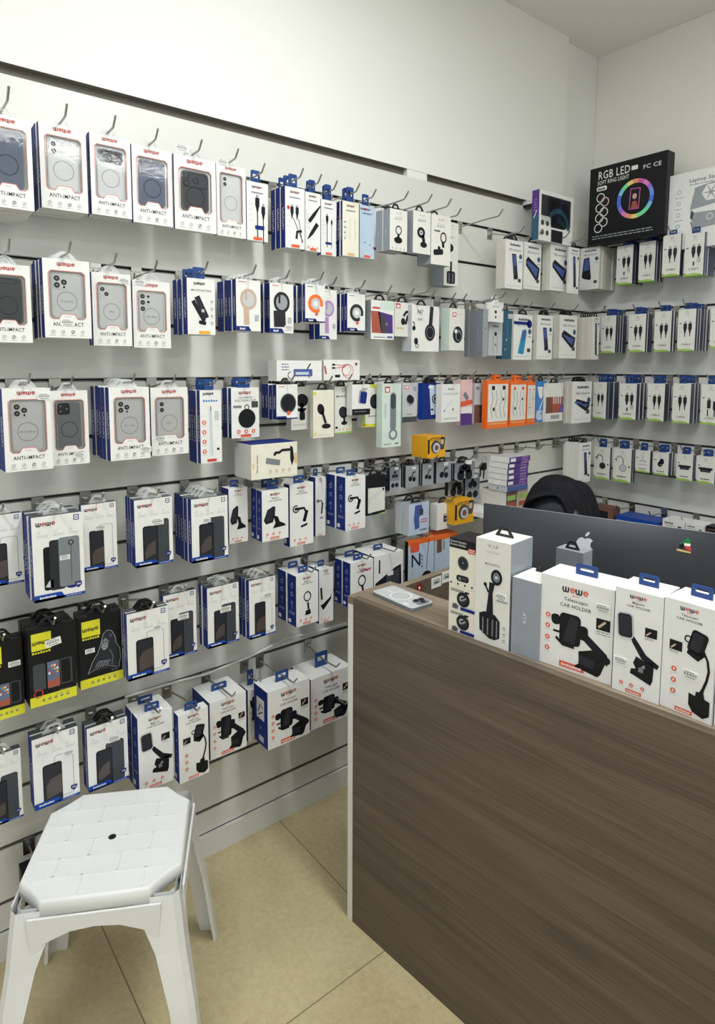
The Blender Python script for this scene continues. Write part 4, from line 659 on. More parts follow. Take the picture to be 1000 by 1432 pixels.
I('prot', 707.5, 333.7, 402.6, 732, .13, 694, 3, R1, 'white protector pack with upright phone, left end of top row', kind='up')
I('prot', 733.5, 337.6, 403.5, 757.5, .11, None, 1, R1, 'white protector pack with tilted phone, second in top row', kind='tilt')
I('prot', 770.5, 340, 405.5, 795.5, .13, 759, 4, R1, 'white protector pack with tilted phone, third in top row', kind='tilt')
I('prot', 796.5, 345, 409.5, 811, .16, None, 1, R1, 'half hidden protector pack in front of the corner, top row', kind='up')
I('prot', 812, 348, 406, 839, .10, 861, 6, R1, 'protector pack with leaning phone at the corner, top row', kind='lean', wall='R')
# ---- second row (z 1.8)
R2 = 1.8
I('anti', -25, 366, 478, 41, .14, -40, 4, R2, 'dark case box cut by the left photo edge, second row', case='dark', cams='bar')
I('anti', 58.5, 360, 471.7, 124.5, .17, 42, 6, R2, 'clear triple-camera case box in front of a thick stack, second row', case='clear', cams='three', mod='IP16 Pro', stick=(.33,.27,.3))
I('anti', 127.5, 379.7, 483, 182, .13, 122, 2, R2, 'clear twin-camera case box, third of second row', case='clear', cams='two', cp=((.1,.12),(.2,.24)), mod='IP16', stick=(.68,1.63,.3))
I('anti', 184.5, 391, 486, 237, .11, 181, 2, R2, 'clear case box with column of lenses, second row', case='clear', cams='column', mod='S25 Ultra', stick=(.05,1.6,.3))
I('misc', 261, 388, 467, 300, .14, 242, 3, R2, 'multifunction stick box with yellow tag', kind='multi', tab='blue', cols=dict(left='navy', bottom='edgewhite'), lart=s_spine)
I('misc', 329.7, 389.6, 462, 364, .14, 303, 5, R2, 'tan phone grip box', kind='grip', c='tan', tab='clear', cols=NAV, lart=s_spine)
I('misc', 377, 395, 465, 410, .13, 364, 3, R2, 'black phone grip box', kind='grip', c='charcoal', tab='clear', cols=NAV, lart=s_spine, stick=(.62,.1,.36))
I('misc', 426.7, 397, 450, 454.5, .14, 411, 4, R2, 'orange ring holder box', kind='hoop', c='brightorange', tab='clear', cols=NAV, lart=s_spine)
I('misc', 447, 404, 474, 471, .09, 432, 2, R2, 'lilac phone grip box hung behind the orange ring box', kind='grip', c='lilac', tab='clear', cols=NAV, lart=s_spine)
I('misc', 485.7, 410, 463, 510.7, .11, 472, 3, R2, 'black ring holder box', kind='hoop', c='charcoal', tab='clear', cols=NAV, lart=s_spine)
I('misc', 519, 419, 474, 551, .11, 509, 1, R2, 'power bank box in rust and purple', kind='powerbank', cols=dict(left='midgrey', bottom='green'))
I('misc', 552, 422, 470, 580, .08, None, 1, R2, 'white box with single-ear headset and red logo', kind='earhook', base='offwhite')
I('misc', 576, 426, 491, 614.5, .10, None, 1, R2, 'white box with black over-ear headphones', kind='headset', d=.05, cols=dict(left='lightgrey'))
I('misc', 629, 430.5, 490, 650, .11, 616, 1, R2, 'box with round black headset and red mark', kind='headset2', base='offwhite', cols=dict(left='mint'))
I('misc', 676, 432, 499, 683, .16, 650, 4, R2, 'narrow grey upright box ahead of its row', kind='paper', cols=dict(left='grey', front='midgrey', bottom='grey', top='offwhite'), tab='none')
I('misc', 684, 446, 497, 703, .12, None, 1, R2, 'pale box with vertical stripes under a small adapter card', kind='paper', base='lightgrey')
I('misc', 682.5, 421, 449.5, 704.5, .15, None, 1, R2, 'small white adapter pack in front of the grey boxes', kind='adapter', tab='white', d=.012)
I('misc', 703.5, 434, 502, 718, .11, None, 1, R2, 'dark teal upright box beside the cyan phone pack', kind='tealbox', base='teal', cols={})
I('prot', 719, 439, 503, 745, .12, None, 1, R2, 'protector pack with cyan phone and navy band', kind='cyan')
I('prot', 752, 440, 502.5, 773.5, .13, 746, 3, R2, 'protector pack with upright dark phone, second row', kind='up')
I('prot', 783.5, 440, 501, 807.5, .12, 774, 4, R2, 'protector pack with tilted blue phone, second row', kind='tilt')
I('prot', 829, 442.5, 502.5, 839, .16, 808, 7, R2, 'dark-fronted pack at the corner, second row', kind='up', cols=dict(left='pages', front='offwhite'))
# ---- third row (z 1.5, eye level)
R3 = 1.5
I('anti', 2, 543.7, 661, 70, .17, -8, 2, R3, 'clear triple-camera case box at left edge, third row', case='clear', cams='three', mod='IP13/12Pro', stick=(.72,1.62,.3))
I('anti', 68, 547, 652, 122, .13, None, 1, R3, 'case box with black camera block, third row', case='slate', cams='threedark', mod='IP11ProMax', stick=(.58,.18,.28))
I('anti', 151.6, 542, 645, 208, .16, 126, 5, R3, 'clear triple-camera case box in front of navy spines, third row', case='clear', cams='three', mod='IP11 Pro', stick=(.74,.16,.28))
I('anti', 210, 542.4, 638, 262, .13, 207, 1, R3, 'clear twin-camera case box right of the navy spines, third row', case='clear', cams='two', mod='IP12', stick=(.08,.36,.3))
I('misc', 279, 546, 648.5, 309, .13, 262, 4, R3, 'tall narrow stylus box with orange dots', kind='tall', tab='blue', cols=NAV, lart=s_spine)
I('misc', 323, 542.7, 613.4, 362, .11, 310, 3, R3, 'box with round black suction cup', kind='sucker', tab='blue', cols=NAV, lart=s_spine)
I('misc', 386.4, 538, 587, 416, .14, 364, 4, R3, 'box with round black puck in its window', kind='puck', tab='black', cols=NAV, lart=s_spine)
I('misc', 407, 541, 601.7, 437, .08, None, 1, R3, 'white box with vent-clip phone mount', kind='vent', base='offwhite')
I('misc', 438, 545.8, 613, 467, .12, 433, 1, R3, 'cream box with small pedestal magnet mount', kind='post', base='cream')
I('misc', 468, 540.6, 607, 492, .09, None, 1, R3, 'white box with round tilted dish mount and green foot', kind='dish', base='offwhite')
I('misc', 492.5, 538, 581, 517.7, .13, None, 1, R3, 'white earbud case box with black band', kind='earcase')
I('misc', 507, 538, 597.8, 533.5, .09, None, 1, R3, 'box with round black mirror and yellow edges', kind='mirror', base='offwhite')
I('misc', 534.6, 536.7, 626.4, 561, .13, None, 1, R3, 'tall mint box with long grey handheld tool', kind='brush', base='mint')
I('misc', 563, 535.4, 591, 583.5, .09, None, 1, R3, 'grey box with small black oval earbud case', kind='buds', base='lightgrey')
I('misc', 592, 536, 587, 616, .10, 585, 3, R3, 'blue pouch pack with pale round-ring card', kind='wallet', base='navy', cols=dict(left='blue', bottom='navy', top='navy'))
I('misc', 618, 537.5, 591, 644, .14, None, 1, R3, 'plain white aux adapter box', kind='jack')
I('misc', 645, 531, 595, 661, .10, None, 1, R3, 'pink and purple box beside the aux adapter', kind='pinkbox', base='pink')
I('misc', 664, 536, 592, 681, .10, None, 1, R3, 'smoky translucent pack with brown lower half', kind='smoke', base='lightgrey')
I('misc', 682, 532, 600, 712, .14, 675, 3, R3, 'orange-framed cable bag with crossed wires', kind='bag', base='brightorange', tab='orange', v=1, name='cable_bag', cat='cable bag')
I('misc', 714, 533, 597, 737, .12, None, 2, R3, 'orange-framed cable bag with straight wires', kind='bag', base='brightorange', tab='orange', name='cable_bag', cat='cable bag', d=.015)
I('misc', 738, 534, 594, 749.5, .10, None, 1, R3, 'narrow orange cable bag beside the blue card', kind='bag', base='brightorange', tab='orange', name='cable_bag', cat='cable bag', d=.015)
I('misc', 750.5, 533, 590, 764, .10, None, 1, R3, 'bright blue card pack beside the orange bags', kind='bluecard', base='skyblue', d=.012)
I('misc', 764.5, 536, 590, 788, .12, None, 1, R3, 'colourful pen-tip pack with red and violet print', kind='pens', base='offwhite', d=.015)
I('prot', 801, 534, 592.6, 828, .14, 789, 5, R3, 'protector pack with tilted blue phone, third row', kind='tilt')
# ---- fourth row (z 1.2)
R4 = 1.2
I('flip', -30, 724, 824, 30, .12, None, 1, R4, 'white box with grey case cut by left edge, fourth row', var='clear')
I('flip', 43, 724.7, 844, 115, .20, 31, 3, R4, 'big white box with phone and grey back case, fourth row', var='shock', stick=(.52,.82,.2))
I('flip', 113, 707, 801, 162, .12, None, 1, R4, 'white box with clear screen cover behind the big box', var='clear', stick=(.38,1.2,.3))
I('flip', 187.2, 700.5, 795, 240.5, .16, 173, 4, R4, 'white box with dark phones, third of fourth row', var='dark', stick=(.42,1.05,.34))
I('flip', 267, 699, 788.4, 318, .17, 242, 5, R4, 'white box with dark phones ahead of five spines', var='dark', stick=(.3,1.0,.22))
I('holder', 319.5, 684, 761, 346, .10, None, 1, R4, 'magnetic pad car holder box behind the phone boxes', kind='pad', tline='Magnetic', d=.05)
I('holder', 366, 687.5, 758.5, 403, .16, 350, 2, R4, 'magnetic pad car holder box with two blue tabs', kind='pad', tline='Magnetic')
I('holder', 405, 678.4, 765.5, 438, .14, 396, 1, R4, 'car holder box with hooked ring arm, fourth row', kind='hook', tline='Magnetic')
I('holder', 441, 668, 750.7, 455, .08, None, 1, R4, 'car holder box half hidden behind the ring arm box', kind='hook', tline='Magnetic')
I('holder', 483, 668, 743, 511, .17, 456, 2, R4, 'car holder box with ring arm at the end of fourth row', kind='hook', tline='Magnetic')
I('misc', 512, 667, 722, 539, .12, None, 1, R4, 'black-edged box with white slanted device', kind='greenlap', base='black', cols={}, d=.025, name='stylus_box')
for (a, t, b, c, s_, x_, nn, kd, ds) in [(533, 660, 690, 543, .10, None, 1, 'blister3', 'earphone blister left of the others with price tag'), (545.5, 653, 687, 559, .13, None, 1, 'blister3', 'earphone blister showing three black pads'),
      (567.5, 652, 683, 585, .14, 560, 3, 'earset', 'earphone blister with bent black hook'), (591, 649, 680, 606.5, .14, 586, 2, 'earset', 'earphone blister with small white tag'), (610.5, 647, 677, 631, .14, None, 1, 'earset', 'earphone blister nearest the yellow box'),
      (636, 649, 671, 664, .15, 630, 2, 'blister3', 'wide earphone pouch with black top'), (627, 673, 694, 650, .10, None, 1, 'blister3', 'lower dark earphone pouch with tag'), (651, 665, 701, 671, .11, None, 1, 'blister3', 'long pouch with dark speckled pads')]:
    I('misc', a, t, b, c, s_, x_, nn, R4, ds, kind=kd, base='blister', cols=dict(left='charcoal', bottom='grey', front='midgrey', back='darkgrey', top='charcoal'), name='earphone_blister_pack', cat='earphone pack', d=.018, nohook=(ds.startswith('lower')))
I('prot', 811, 620, 676, 827, .15, 788, 6, R4, 'white pack at the end of a six-pack row, fourth row corner', kind='up', cols=dict(left='offwhite', right='pages'), fn=None)
# ---- half row below (z 1.05)
I('misc', 572, 706, 750, 600, .15, 553, 2, 1.05, 'box with blue infrared thermometer', kind='thermo', base='ice', cols=dict(left='lightgrey', bottom='midgrey', top='midgrey'), name='thermometer_box')
I('misc', 611.5, 706, 742, 636, .13, 601, 1, 1.05, 'white box with small navy chip picture', kind='chip')
# ---- fifth row (z 0.9)
R5 = .9
I('glass', -28, 905, 1014, 31, .14, None, 2, R5, 'black box with yellow foot cut by left edge, fifth row', var='phones', d=.02, stick=(.64,1.42,.3))
I('glass', 37.7, 883, 991.6, 104, .17, 26, 3, R5, 'black and yellow box with lit phone screen', var='phones', stick=(.36,1.36,.34), srot=8)
I('glass', 109, 866, 965.6, 169.5, .15, 100, 2, R5, 'black and yellow box with pale ape outline', var='ape', stick=(.13,.86,.22))
I('flip', 176.8, 860, 953.5, 235, .19, 170, 3, R5, 'white box with clear screen cover right of the ape box', var='clear', stick=(.62,1.1,.2), tab='black')
I('flip', 228, 834, 924, 274, .12, None, 1, R5, 'white box with dark phones behind the clear cover box', var='dark', stick=(.42,1.1,.34))
I('flip', 289.4, 823.5, 908, 333.5, .14, 278, 3, R5, 'white box with dark phones in the middle of fifth row', var='dark', stick=(.4,.98,.34))
I('flip', 348, 813, 895, 384.5, .15, 334, 3, R5, 'white box with clear cover next to the ring holder boxes', var='clear', stick=(.55,1.3,.34))
I('holder', 414, 806.6, 877.6, 445, .17, 388, 2, R5, 'car holder box with upright ring, fifth row', kind='ring', tline='Magnetic')
I('holder', 446, 797, 873, 466, .13, None, 1, R5, 'car holder box with slanted dark arm', kind='slant', tline='Magnetic')
I('holder', 490, 788.4, 851, 522, .17, 467, 2, R5, 'car holder box with ring next to the tablet holder box', kind='ring', tline='Magnetic')
I('misc', 523, 779, 842, 564, .17, None, 1, R5, 'wide white box with black tablet holder', kind='tablet', tab='blue', d=.12, name='tablet_holder_box', cols=dict(left='black', right='black'))
I('misc', 571, 758, 822, 607, .15, 566, 1, R5, 'white and orange box with letter N', kind='nbox', base='ice', cols=dict(left='black', top='brightorange'), name='charger_box', tab='none')
I('misc', 608, 751, 812, 640, .13, None, 1, R5, 'white and orange box right of the letter N box', kind='nbox2', base='ice', cols=dict(left='midgrey', top='brightorange'), name='charger_box', d=.08, tab='none', nohook=1)
# ---- sixth row (z 0.6)
R6 = .6
I('flip', -25, 1063, 1161, 29, .12, None, 1, R6, 'white box with dark phones cut by left edge, sixth row', var='dark')
I('flip', 44, 1036, 1134.6, 109, .15, 38, 2, R6, 'white box with phone and clear cover above the stool', var='clear', stick=(.66,1.08,.24))
I('flip', 121, 1020, 1108.6, 178, .15, 114, 3, R6, 'white box with dark phones above the stool', var='dark', stick=(.5,1.12,.3), tab='black')
I('holder', 192, 1006, 1110, 241, .17, 174, 2, R6, 'white magnetic car holder box above the stool corner', kind='magnetic', tline='Magnetic', row=True)
I('holder', 249, 1002, 1097, 291, .19, 242, 1, R6, 'white gooseneck car holder box on the lowest row', kind='goose')
I('holder', 293, 984, 1064, 344, .15, None, 1, R6, 'wide telescopic car holder box beside the gooseneck box', kind='tele', d=.12)
I('holder', 346.5, 966, 1038, 366, .07, None, 1, R6, 'car holder box wedged behind the wide ones', kind='tele')
I('holder', 374, 969.5, 1050, 433, .18, 353, 1, R6, 'wide telescopic car holder box with photo on its navy side', kind='tele', lart=s_photo)
I('holder', 434.5, 951, 1022, 491, .14, None, 1, R6, 'wide telescopic car holder box nearest the counter', kind='tele', d=.12)
# ---- back wall
def RW(z, rows):
    for (a, t, b, c, xs, n, kd, ds, kw) in rows: I('rcable', a, t, b, c, kw.pop('s', .12), xs, n, z, ds, kind=kd, wall='R', **kw)
RW(2.1, [(863.5,345,399,886,902,4,'short','cable box at the corner end of the top row',{}), (894.7,339.5,395,917.5,930,5,'pair','cable box under the ring light box',{}), (928,330,387.5,953,961,3,'pair','cable box under the laptop stand box',dict(s=.15)), (959,328,387,986,1002,6,'short','cable box last to the right in the top row',dict(s=.16))])
RW(1.8, [(841.5,442,494,862,877,5,'pair','cable box at the corner end of the second row',{}), (880.5,440,492.5,904,914,4,'pair','cable box second from corner, second row',{}), (916.5,436,492,940,947,4,'pair','cable box third from corner, second row',{}), (949.5,433,491,974,992,6,'pair','cable box fourth from corner, second row',dict(s=.15)), (995,430,487,1020,None,2,'wide','cable box at right edge, second row',{})])
RW(1.5, [(830.5,534,585,849,866,5,'pair','cable box at the corner end of the third row',{}), (867,536,586,891,904,5,'short','cable box second from corner, third row',{}), (906.7,536,588,930.5,940,4,'pair','cable box third from corner, third row',{}), (942,536,591,967,980,5,'pair','cable box fourth from corner, third row',{}), (981.7,537,593,1008,1016,3,'wide','cable box at right edge, third row',{})])
RW(1.2, [(831.5,624,668,854,857,2,'dangle','adapter box with dark round dongle',dict(name='adapter_box')), (858.5,626,672,884,889,2,'dangle','adapter box with pale round dongle',dict(pale=1, name='adapter_box')), (889.5,629,659,910,914,2,'split','small adapter box with pale splitter',dict(name='adapter_box')), (914.5,631.6,663,936,944,3,'bud','small adapter box with black plug',dict(name='adapter_box')), (947,634,670.6,970,974,2,'block','adapter box with long black block',dict(name='adapter_box')), (975,637,674.5,1001,None,2,'block','adapter box with black block at right edge',dict(name='adapter_box'))])
# ------------------------------------------------------------------ room shell
GROOVES = [round(.15*i, 3) for i in range(1, 15)]
def slatwall(name, wall, length, top, m):
    """slats between dark grooves; front at 0, 18 mm thick; local x along the wall, -y outward"""
    mb = MB(); zs = [.075]+GROOVES+[top]
    mb.box(0, .012, 0, length, .018, top, 'groovedark')
    for i in range(len(zs)-1):
        a = zs[i]+(.005 if i else 0); b = zs[i+1]-(.005 if i < len(zs)-2 else 0)
        if b-a > .01: mb.box(0, 0, a, length, .012, b, m)
        if i: mb.box(0, .004, zs[i]-.006, length, .012, zs[i]-.0015, 'groovemetal'); mb.box(0, -.0008, zs[i]+.0035, length, .012, zs[i]+.0056, 'groovemetal')
    o = mb.build(name); struct(o)
    if wall == 'L': o.location = (0, -length, 0); o.rotation_euler = (0, 0, PI/2)
    return o
slatwall('wall_left', 'L', 4.6, 2.225, 'slat'); slatwall('wall_back', 'R', 3.6, 2.17, 'slat_back')
mb = MB(); mb.box(-.1, -4.6, 2.225, -.03, .018, 3.0, 'wall_paint'); mb.box(-.1, -4.6, 0, -.0181, .1, 2.225, 'wall_paint'); struct(mb.build('wall_left_upper'))
mb = MB(); mb.box(-.03, -4.6, 2.252, 0, -.26, 3.0, 'wall_paint', {'bottom': 'gapshade'}); mb.box(-.0299, -4.6, 2.2255, -.022, -.26, 2.2518, 'gapshade'); struct(mb.build('trim_1'))               # upper panel above the gap; shade painted into its underside and the backing
mb = MB(); mb.box(-.1, .02, 0, 3.6, .1, 3.0, 'wall_cream'); struct(mb.build('wall_back_upper'))
for i, yy in enumerate((-1.16, -.46)):                                                                   # packing pieces in the gap
    mb = MB(); mb.box(-.03, yy-.07, 2.2255, -.001, yy+.03, 2.2515, 'wall_paint'); struct(mb.build('trim_%d' % (i+2)))
mb = MB(); mb.box(0, -4.6, 0, .012, 0, .072, 'slat'); struct(mb.build('baseboard_left'))
mb = MB(); mb.box(.012, -.012, 0, 3.6, 0, .072, 'slat_back'); struct(mb.build('baseboard_back'))
mb = MB(); mb.box(-.1, -4.6, -.05, 3.6, .1, 0, 'floor_tiles'); struct(mb.build('floor'))
mb = MB(); mb.box(-.1, -4.6, 3.0, 3.6, .1, 3.05, 'ceil_paint'); struct(mb.build('ceiling'))
mb = MB(); mb.box(3.6, -4.6, 0, 3.7, .1, 3.0, 'wall_paint'); struct(mb.build('wall_right'))

# ------------------------------------------------------------------ counter
ZC = .93
P0 = onplane(487, 833, 2, ZC); P1 = onplane(1000, 1029, 2, ZC); CA = math.atan2(P1.y-P0.y, P1.x-P0.x)
cnt = empty('sales_counter', (P0.x, P0.y, 0), CA)
def cb(name, b, m, mf=None): mb = MB(); mb.box(*b, m, mf); return mb.build(name, cnt)
LEN = 1.9; DT = .165
cb('front_panel', (.019, .002, 0, LEN, .02, ZC-.0205, 'wood_front'), 'wood_front') if False else None
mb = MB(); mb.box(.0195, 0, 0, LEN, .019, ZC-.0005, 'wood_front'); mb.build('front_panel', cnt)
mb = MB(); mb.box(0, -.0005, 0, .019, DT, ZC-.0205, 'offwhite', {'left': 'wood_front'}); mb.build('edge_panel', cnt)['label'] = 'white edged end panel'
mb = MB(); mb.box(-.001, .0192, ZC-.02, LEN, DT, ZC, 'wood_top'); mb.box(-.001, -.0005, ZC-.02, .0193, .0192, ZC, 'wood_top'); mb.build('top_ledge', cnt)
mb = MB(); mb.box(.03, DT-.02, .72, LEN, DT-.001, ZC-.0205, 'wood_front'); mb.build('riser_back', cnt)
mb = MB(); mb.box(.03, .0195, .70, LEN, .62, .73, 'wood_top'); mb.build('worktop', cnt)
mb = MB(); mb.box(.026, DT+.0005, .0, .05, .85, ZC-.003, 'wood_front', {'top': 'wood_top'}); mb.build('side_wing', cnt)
tag(cnt, 'long sales counter with dark wood grain front and white left edge', 'counter')
ci = cnt.matrix_basis.copy()
CM = Matrix.Translation((P0.x, P0.y, 0)) @ Matrix.Rotation(CA, 4, 'Z'); CI = CM.inverted()
def on_wing(px, py):      # point on the wing's inner face in counter coordinates
    o = CI @ CPOS; d = (CI.to_3x3() @ ray(px, py)); t = (.05-o.x)/d.x; return o+d*t
for (nm, x, y, w, h, ds, ct) in [('price_label', 610, 814, .045, .032, 'white price label stuck on the inner side of counter wing', 'label'), ('price_label', 624.5, 806, .045, .034, 'white price label half hidden behind the small box stack', 'label'), ('flower_sticker', 586, 822, .03, .03, 'dark red flower sticker inside the counter wing', 'sticker')]:
    q = on_wing(x, y); mb = MB(); fn = lambda u, v, l: (l, u, v)
    if nm == 'price_label':
        mb.prism([(-w/2,-h/2),(w/2,-h/2),(w/2,h/2),(-w/2,h/2)], .0003, .0012, 'white', fn); A = Art(mb, lambda u, v, e: (.0013+e, u-w/2, v-h/2), w, h); A.micro(.15, .5, .7, 3, .05, 'ink', 1, .12); A.rect(.3, .3, .4, .08, 'grey', 1)
    else:
        for k in range(6): mb.prism([(.009*math.cos(k*PI/3)+.007*math.cos(a*PI/5), .009*math.sin(k*PI/3)+.007*math.sin(a*PI/5)) for a in range(10)], .0003, .001+.0001*k, 'darkred', fn)
        mb.prism([(.004*math.cos(a*PI/5), .004*math.sin(a*PI/5)) for a in range(10)], .0003, .002, 'white', fn)
    o = mb.build(nm, cnt); o.location = q; o['label'] = ds

# boxes along the counter front
def C(cfg, xl, yl, xr, yr, yt, d, z, desc, **o):
    a = onplane(xl, yl, 2, z); b = onplane(xr, yr, 2, z); h = zat(a.x, a.y, yt)-z; w = (b-a).xy.length; ang = math.atan2(b.y-a.y, b.x-a.x)
    if 'h' in o: h = o['h']
    n = Vector((-math.sin(ang), math.cos(ang), 0)); c = (a+b)/2+n*d/2; c.z = z
    WARN.append((desc, round(w,3), round(h,3), d, round(math.degrees(ang),1), 'counter', 0))
    r = thing_box(cfg, w, h, d, c, ang, desc, o, True, o.get('th', .022)); return r, z+h, w, h
Z0 = ZC+.0006
C('holder', 753, 923.6, 854.5, 959, 801, .085, Z0, 'widest box on the counter, with telescopic phone clamp picture', kind='tele', name='car_holder_box', stick=(.76,.92,.2), taby=.05)
C('holder', 855.5, 962, 920.5, 986, 819.6, .08, Z0, 'middle counter box with square magnetic holder picture', kind='magnetic', tline='Magnetic', row=True, stick=(.03,.62,.3), taby=.05)
C('holder', 922.5, 985, 994, 1015, 834, .08, Z0, 'rightmost whole counter box, with gooseneck holder picture', kind='goose', stick=(.42,.78,.32), taby=.05)
C('holder', 998, 1014, 1070, 1046, 845, .08, Z0, 'box cut off by the right photo edge on the counter', kind='magnetic', tline='Magnetic')
C('vip', 663, 893.7, 711, 911, 750.7, .09, Z0, 'tall white box with cup holder phone stand on the counter', kind='cup', taby=.0, cols=dict(top='white'), stick=(.6,1.22,.32))
C('vip', 714, 911.5, 752, 925.5, 806, .085, Z0, 'low grey box squeezed between two tall white boxes', kind='plain', base='silvergrey', cols=dict(top='white', left='silvergrey', front='silvergrey'), tab='black', taby=.3, fn=None)
zz = Z0
for i, (yt, ds) in enumerate([(849, 'lowest of three small boxes stacked on counter'), (806.5, 'middle of three small boxes stacked on counter'), (751, 'topmost small box with black lid on the counter stack')]):
    if i < 2: r, zz2, w_, h_ = C('misc', 627, 880, 664, 893.3, yt, .075, zz, ds, kind='cubefront', base='cream', cols=dict(top='cream'), tab='none', name='speaker_box') if i == 0 else C('misc', 627, 880, 664, 893.3, yt, .075, Z0, ds, kind='cubefront', base='cream', tab='none', name='speaker_box', h=h_)
    if i == 0: hh = h_; zz = Z0+hh+.0006
    elif i == 1: r.location.z = zz; zz += hh+.0006
    else:
        a = onplane(627, 880, 2, Z0); H3 = zat(a.x, a.y, yt)-zz
        r, _, w_, _ = C('misc', 627, 880, 664, 893.3, yt, .075, Z0, ds, kind='cubetop', base='cream', cols=dict(top='black'), tab='none', name='speaker_box', h=H3); r.location.z = zz
# smartphone lying on the ledge
ph = [onplane(x, y, 2, ZC+.009) for x, y in ((520,826),(542,815.7),(608.7,841.7),(584,856))]
pa = (ph[2]-ph[1]+ph[3]-ph[0])/2; pc = sum(ph, Vector())/4; pang = math.atan2(pa.y, pa.x)
pr = empty('smartphone', (pc.x, pc.y, ZC+.0005), pang)
L_, W_ = .158, .078
mb = MB(); mb.prism(rrpts(-L_/2, -W_/2, L_, W_, .012, 5), 0, .0085, 'lightgrey', None, 'grey'); mb.build('body', pr)['label'] = 'pale back with a grey metal rim'
mb = MB(); A = Art(mb, lambda u, v, e: (u, v, .0087+e), 1, 1); A.ring(-.005, 0, .03, .004, 'white', 1, 32); A.ring(-.005, 0, .022, .001, 'midgrey', 1, 28); A.rect(-.058, -.002, .02, .004, 'white', 1); A.rect(.036, -.034, .016, .012, 'white', 1); mb.build('charging_ring', pr)
mb = MB(); mb.prism(rrpts(.04, -.006, .034, .038, .008, 4), .0086, .0105, 'grey')
for x, y in ((.049,.004),(.049,.022),(.064,.013)): mb.lathe([(.0072, .0105), (.0072, .0125), (.005, .0127), (.0, .0122)], 'ink', 16, (x, y, 0))
mb.build('camera_bump', pr)
tag(pr, 'silver smartphone in clear case lying on the counter ledge', 'smartphone')

# ------------------------------------------------------------------ all-in-one computer seen from behind
ZI = 1.135
A0 = onplane(675, 704, 2, ZI); A1 = onplane(1000, 747, 2, ZI); ia = math.atan2(A1.y-A0.y, A1.x-A0.x)
im = empty('computer_monitor', (A0.x, A0.y, 0), ia)
WI, HI = .65, .36; zb = ZI-HI
mb = MB(); rows = []; nx, nz = 24, 14
for j in range(nz+1):
    r = []
    for i in range(nx+1):
        u = i/nx; v = j/nz; e = max(0, (1-(2*u-1)**2))*max(0, (1-(2*v-1)**2)); r.append((u*WI, .008-.032*e**.75, zb+v*HI))
    rows.append(r)
mb.grid(rows, 'imac_back', True)
mb.box(0, .0081, zb, WI, .0135, ZI, 'imac_back', {'back': 'black', 'top': 'silvergrey', 'left': 'silvergrey', 'right': 'silvergrey'}); mb.build('display', im)
mb = MB(); mb.box(0, .0081, zb-.06, WI, .0135, zb-.0003, 'applesilver'); mb.build('chin', im)
mb = MB(); fn = lambda u, v, l: (WI/2+u, l, v)
mb.prism(rrpts(-.08, 0, .16, .02, .004, 3), -.05, -.044, 'applesilver', lambda u, v, l: (WI/2+u, v+l*0-.03, zb+l)) if False else None
mb.box(WI/2-.08, -.09, .7315, WI/2+.08, .09, .737, 'applesilver'); mb.grid([[(WI/2-.07, -.02-.04*(k/8)**2*0-.012*math.sin(k/8*PI), .737+k/8*.2), (WI/2+.07, -.02-.012*math.sin(k/8*PI), .737+k/8*.2)] for k in range(9)], 'applesilver'); mb.box(WI/2-.07, -.019, .737, WI/2+.07, -.008, .93, 'applesilver'); mb.build('stand', im)
# the bitten fruit emblem
def back_y(u, v): e = max(0, (1-(2*u/WI-1)**2))*max(0, (1-(2*(v-zb)/HI-1)**2)); return .008-.032*e**.75
fruit = [(0,.62),(.14,.68),(.3,.7),(.44,.62),(.5,.55),(.42,.48),(.37,.36),(.38,.22),(.45,.1),(.53,.04),(.46,-.14),(.36,-.3),(.25,-.42),(.14,-.44),(.02,-.38),(-.1,-.4),(-.2,-.45),(-.32,-.38),(-.43,-.22),(-.5,-.02),(-.53,.2),(-.5,.4),(-.4,.58),(-.26,.68),(-.12,.68)]
leaf = [(0,.76),(.02,.9),(.12,1.04),(.26,1.1),(.25,.96),(.15,.82)]
lg = [onplane(x, y, 2, ZI) for x, y in ()]
def on_back(px, py):
    MI = Matrix.Translation((A0.x, A0.y, 0)) @ Matrix.Rotation(ia, 4, 'Z'); inv = MI.inverted(); o = inv @ CPOS; d = inv.to_3x3() @ ray(px, py); t = (-.018-o.y)/d.y; return o+d*t
q = on_back(817, 762); mb = MB(); s_ = .056
for P in (fruit, leaf): mb.face([(q.x+u*s_*.75, back_y(q.x+u*s_*.75, q.z+(v-.25)*s_*.75)-.0016, q.z+(v-.25)*s_*.75) for u, v in P], 'applesilver')
mb.build('fruit_emblem', im)['label'] = 'pale bitten apple emblem on the dark back'
q = on_back(956.5, 765); mb = MB()
def stk(P, m, l): mb.face([(q.x+u*.021, back_y(q.x+u*.021, q.z+v*.021)-.001-l*.0004, q.z+v*.021) for u, v in P], m)
stk([(-.55,.0),(-.3,.45),(-.1,.55),(.1,.9),(.35,.95),(.7,.6),(.55,.5),(.6,.3),(.0,.35),(-.3,.2)], 'flaggreen', 1); stk([(-.1,.3),(.6,.3),(.58,.0),(-.05,.0)], 'white', 1); stk([(-.05,0),(.62,0),(.75,-.5),(.4,-.55),(.1,-.3)], 'red', 1)
stk([(-.6,-.05),(-.3,.2),(-.08,.3),(-.06,-.02),(-.2,-.35),(-.5,-.3)], 'black', 1.5); stk([(-.8,-.45),(.7,-.62),(.7,-.82),(-.8,-.68)], 'gold', 2)
mb.build('map_sticker', im)['label'] = 'green, white, red and black flag map sticker'
tag(im, 'wide dark silver all-in-one computer seen from behind', 'computer')
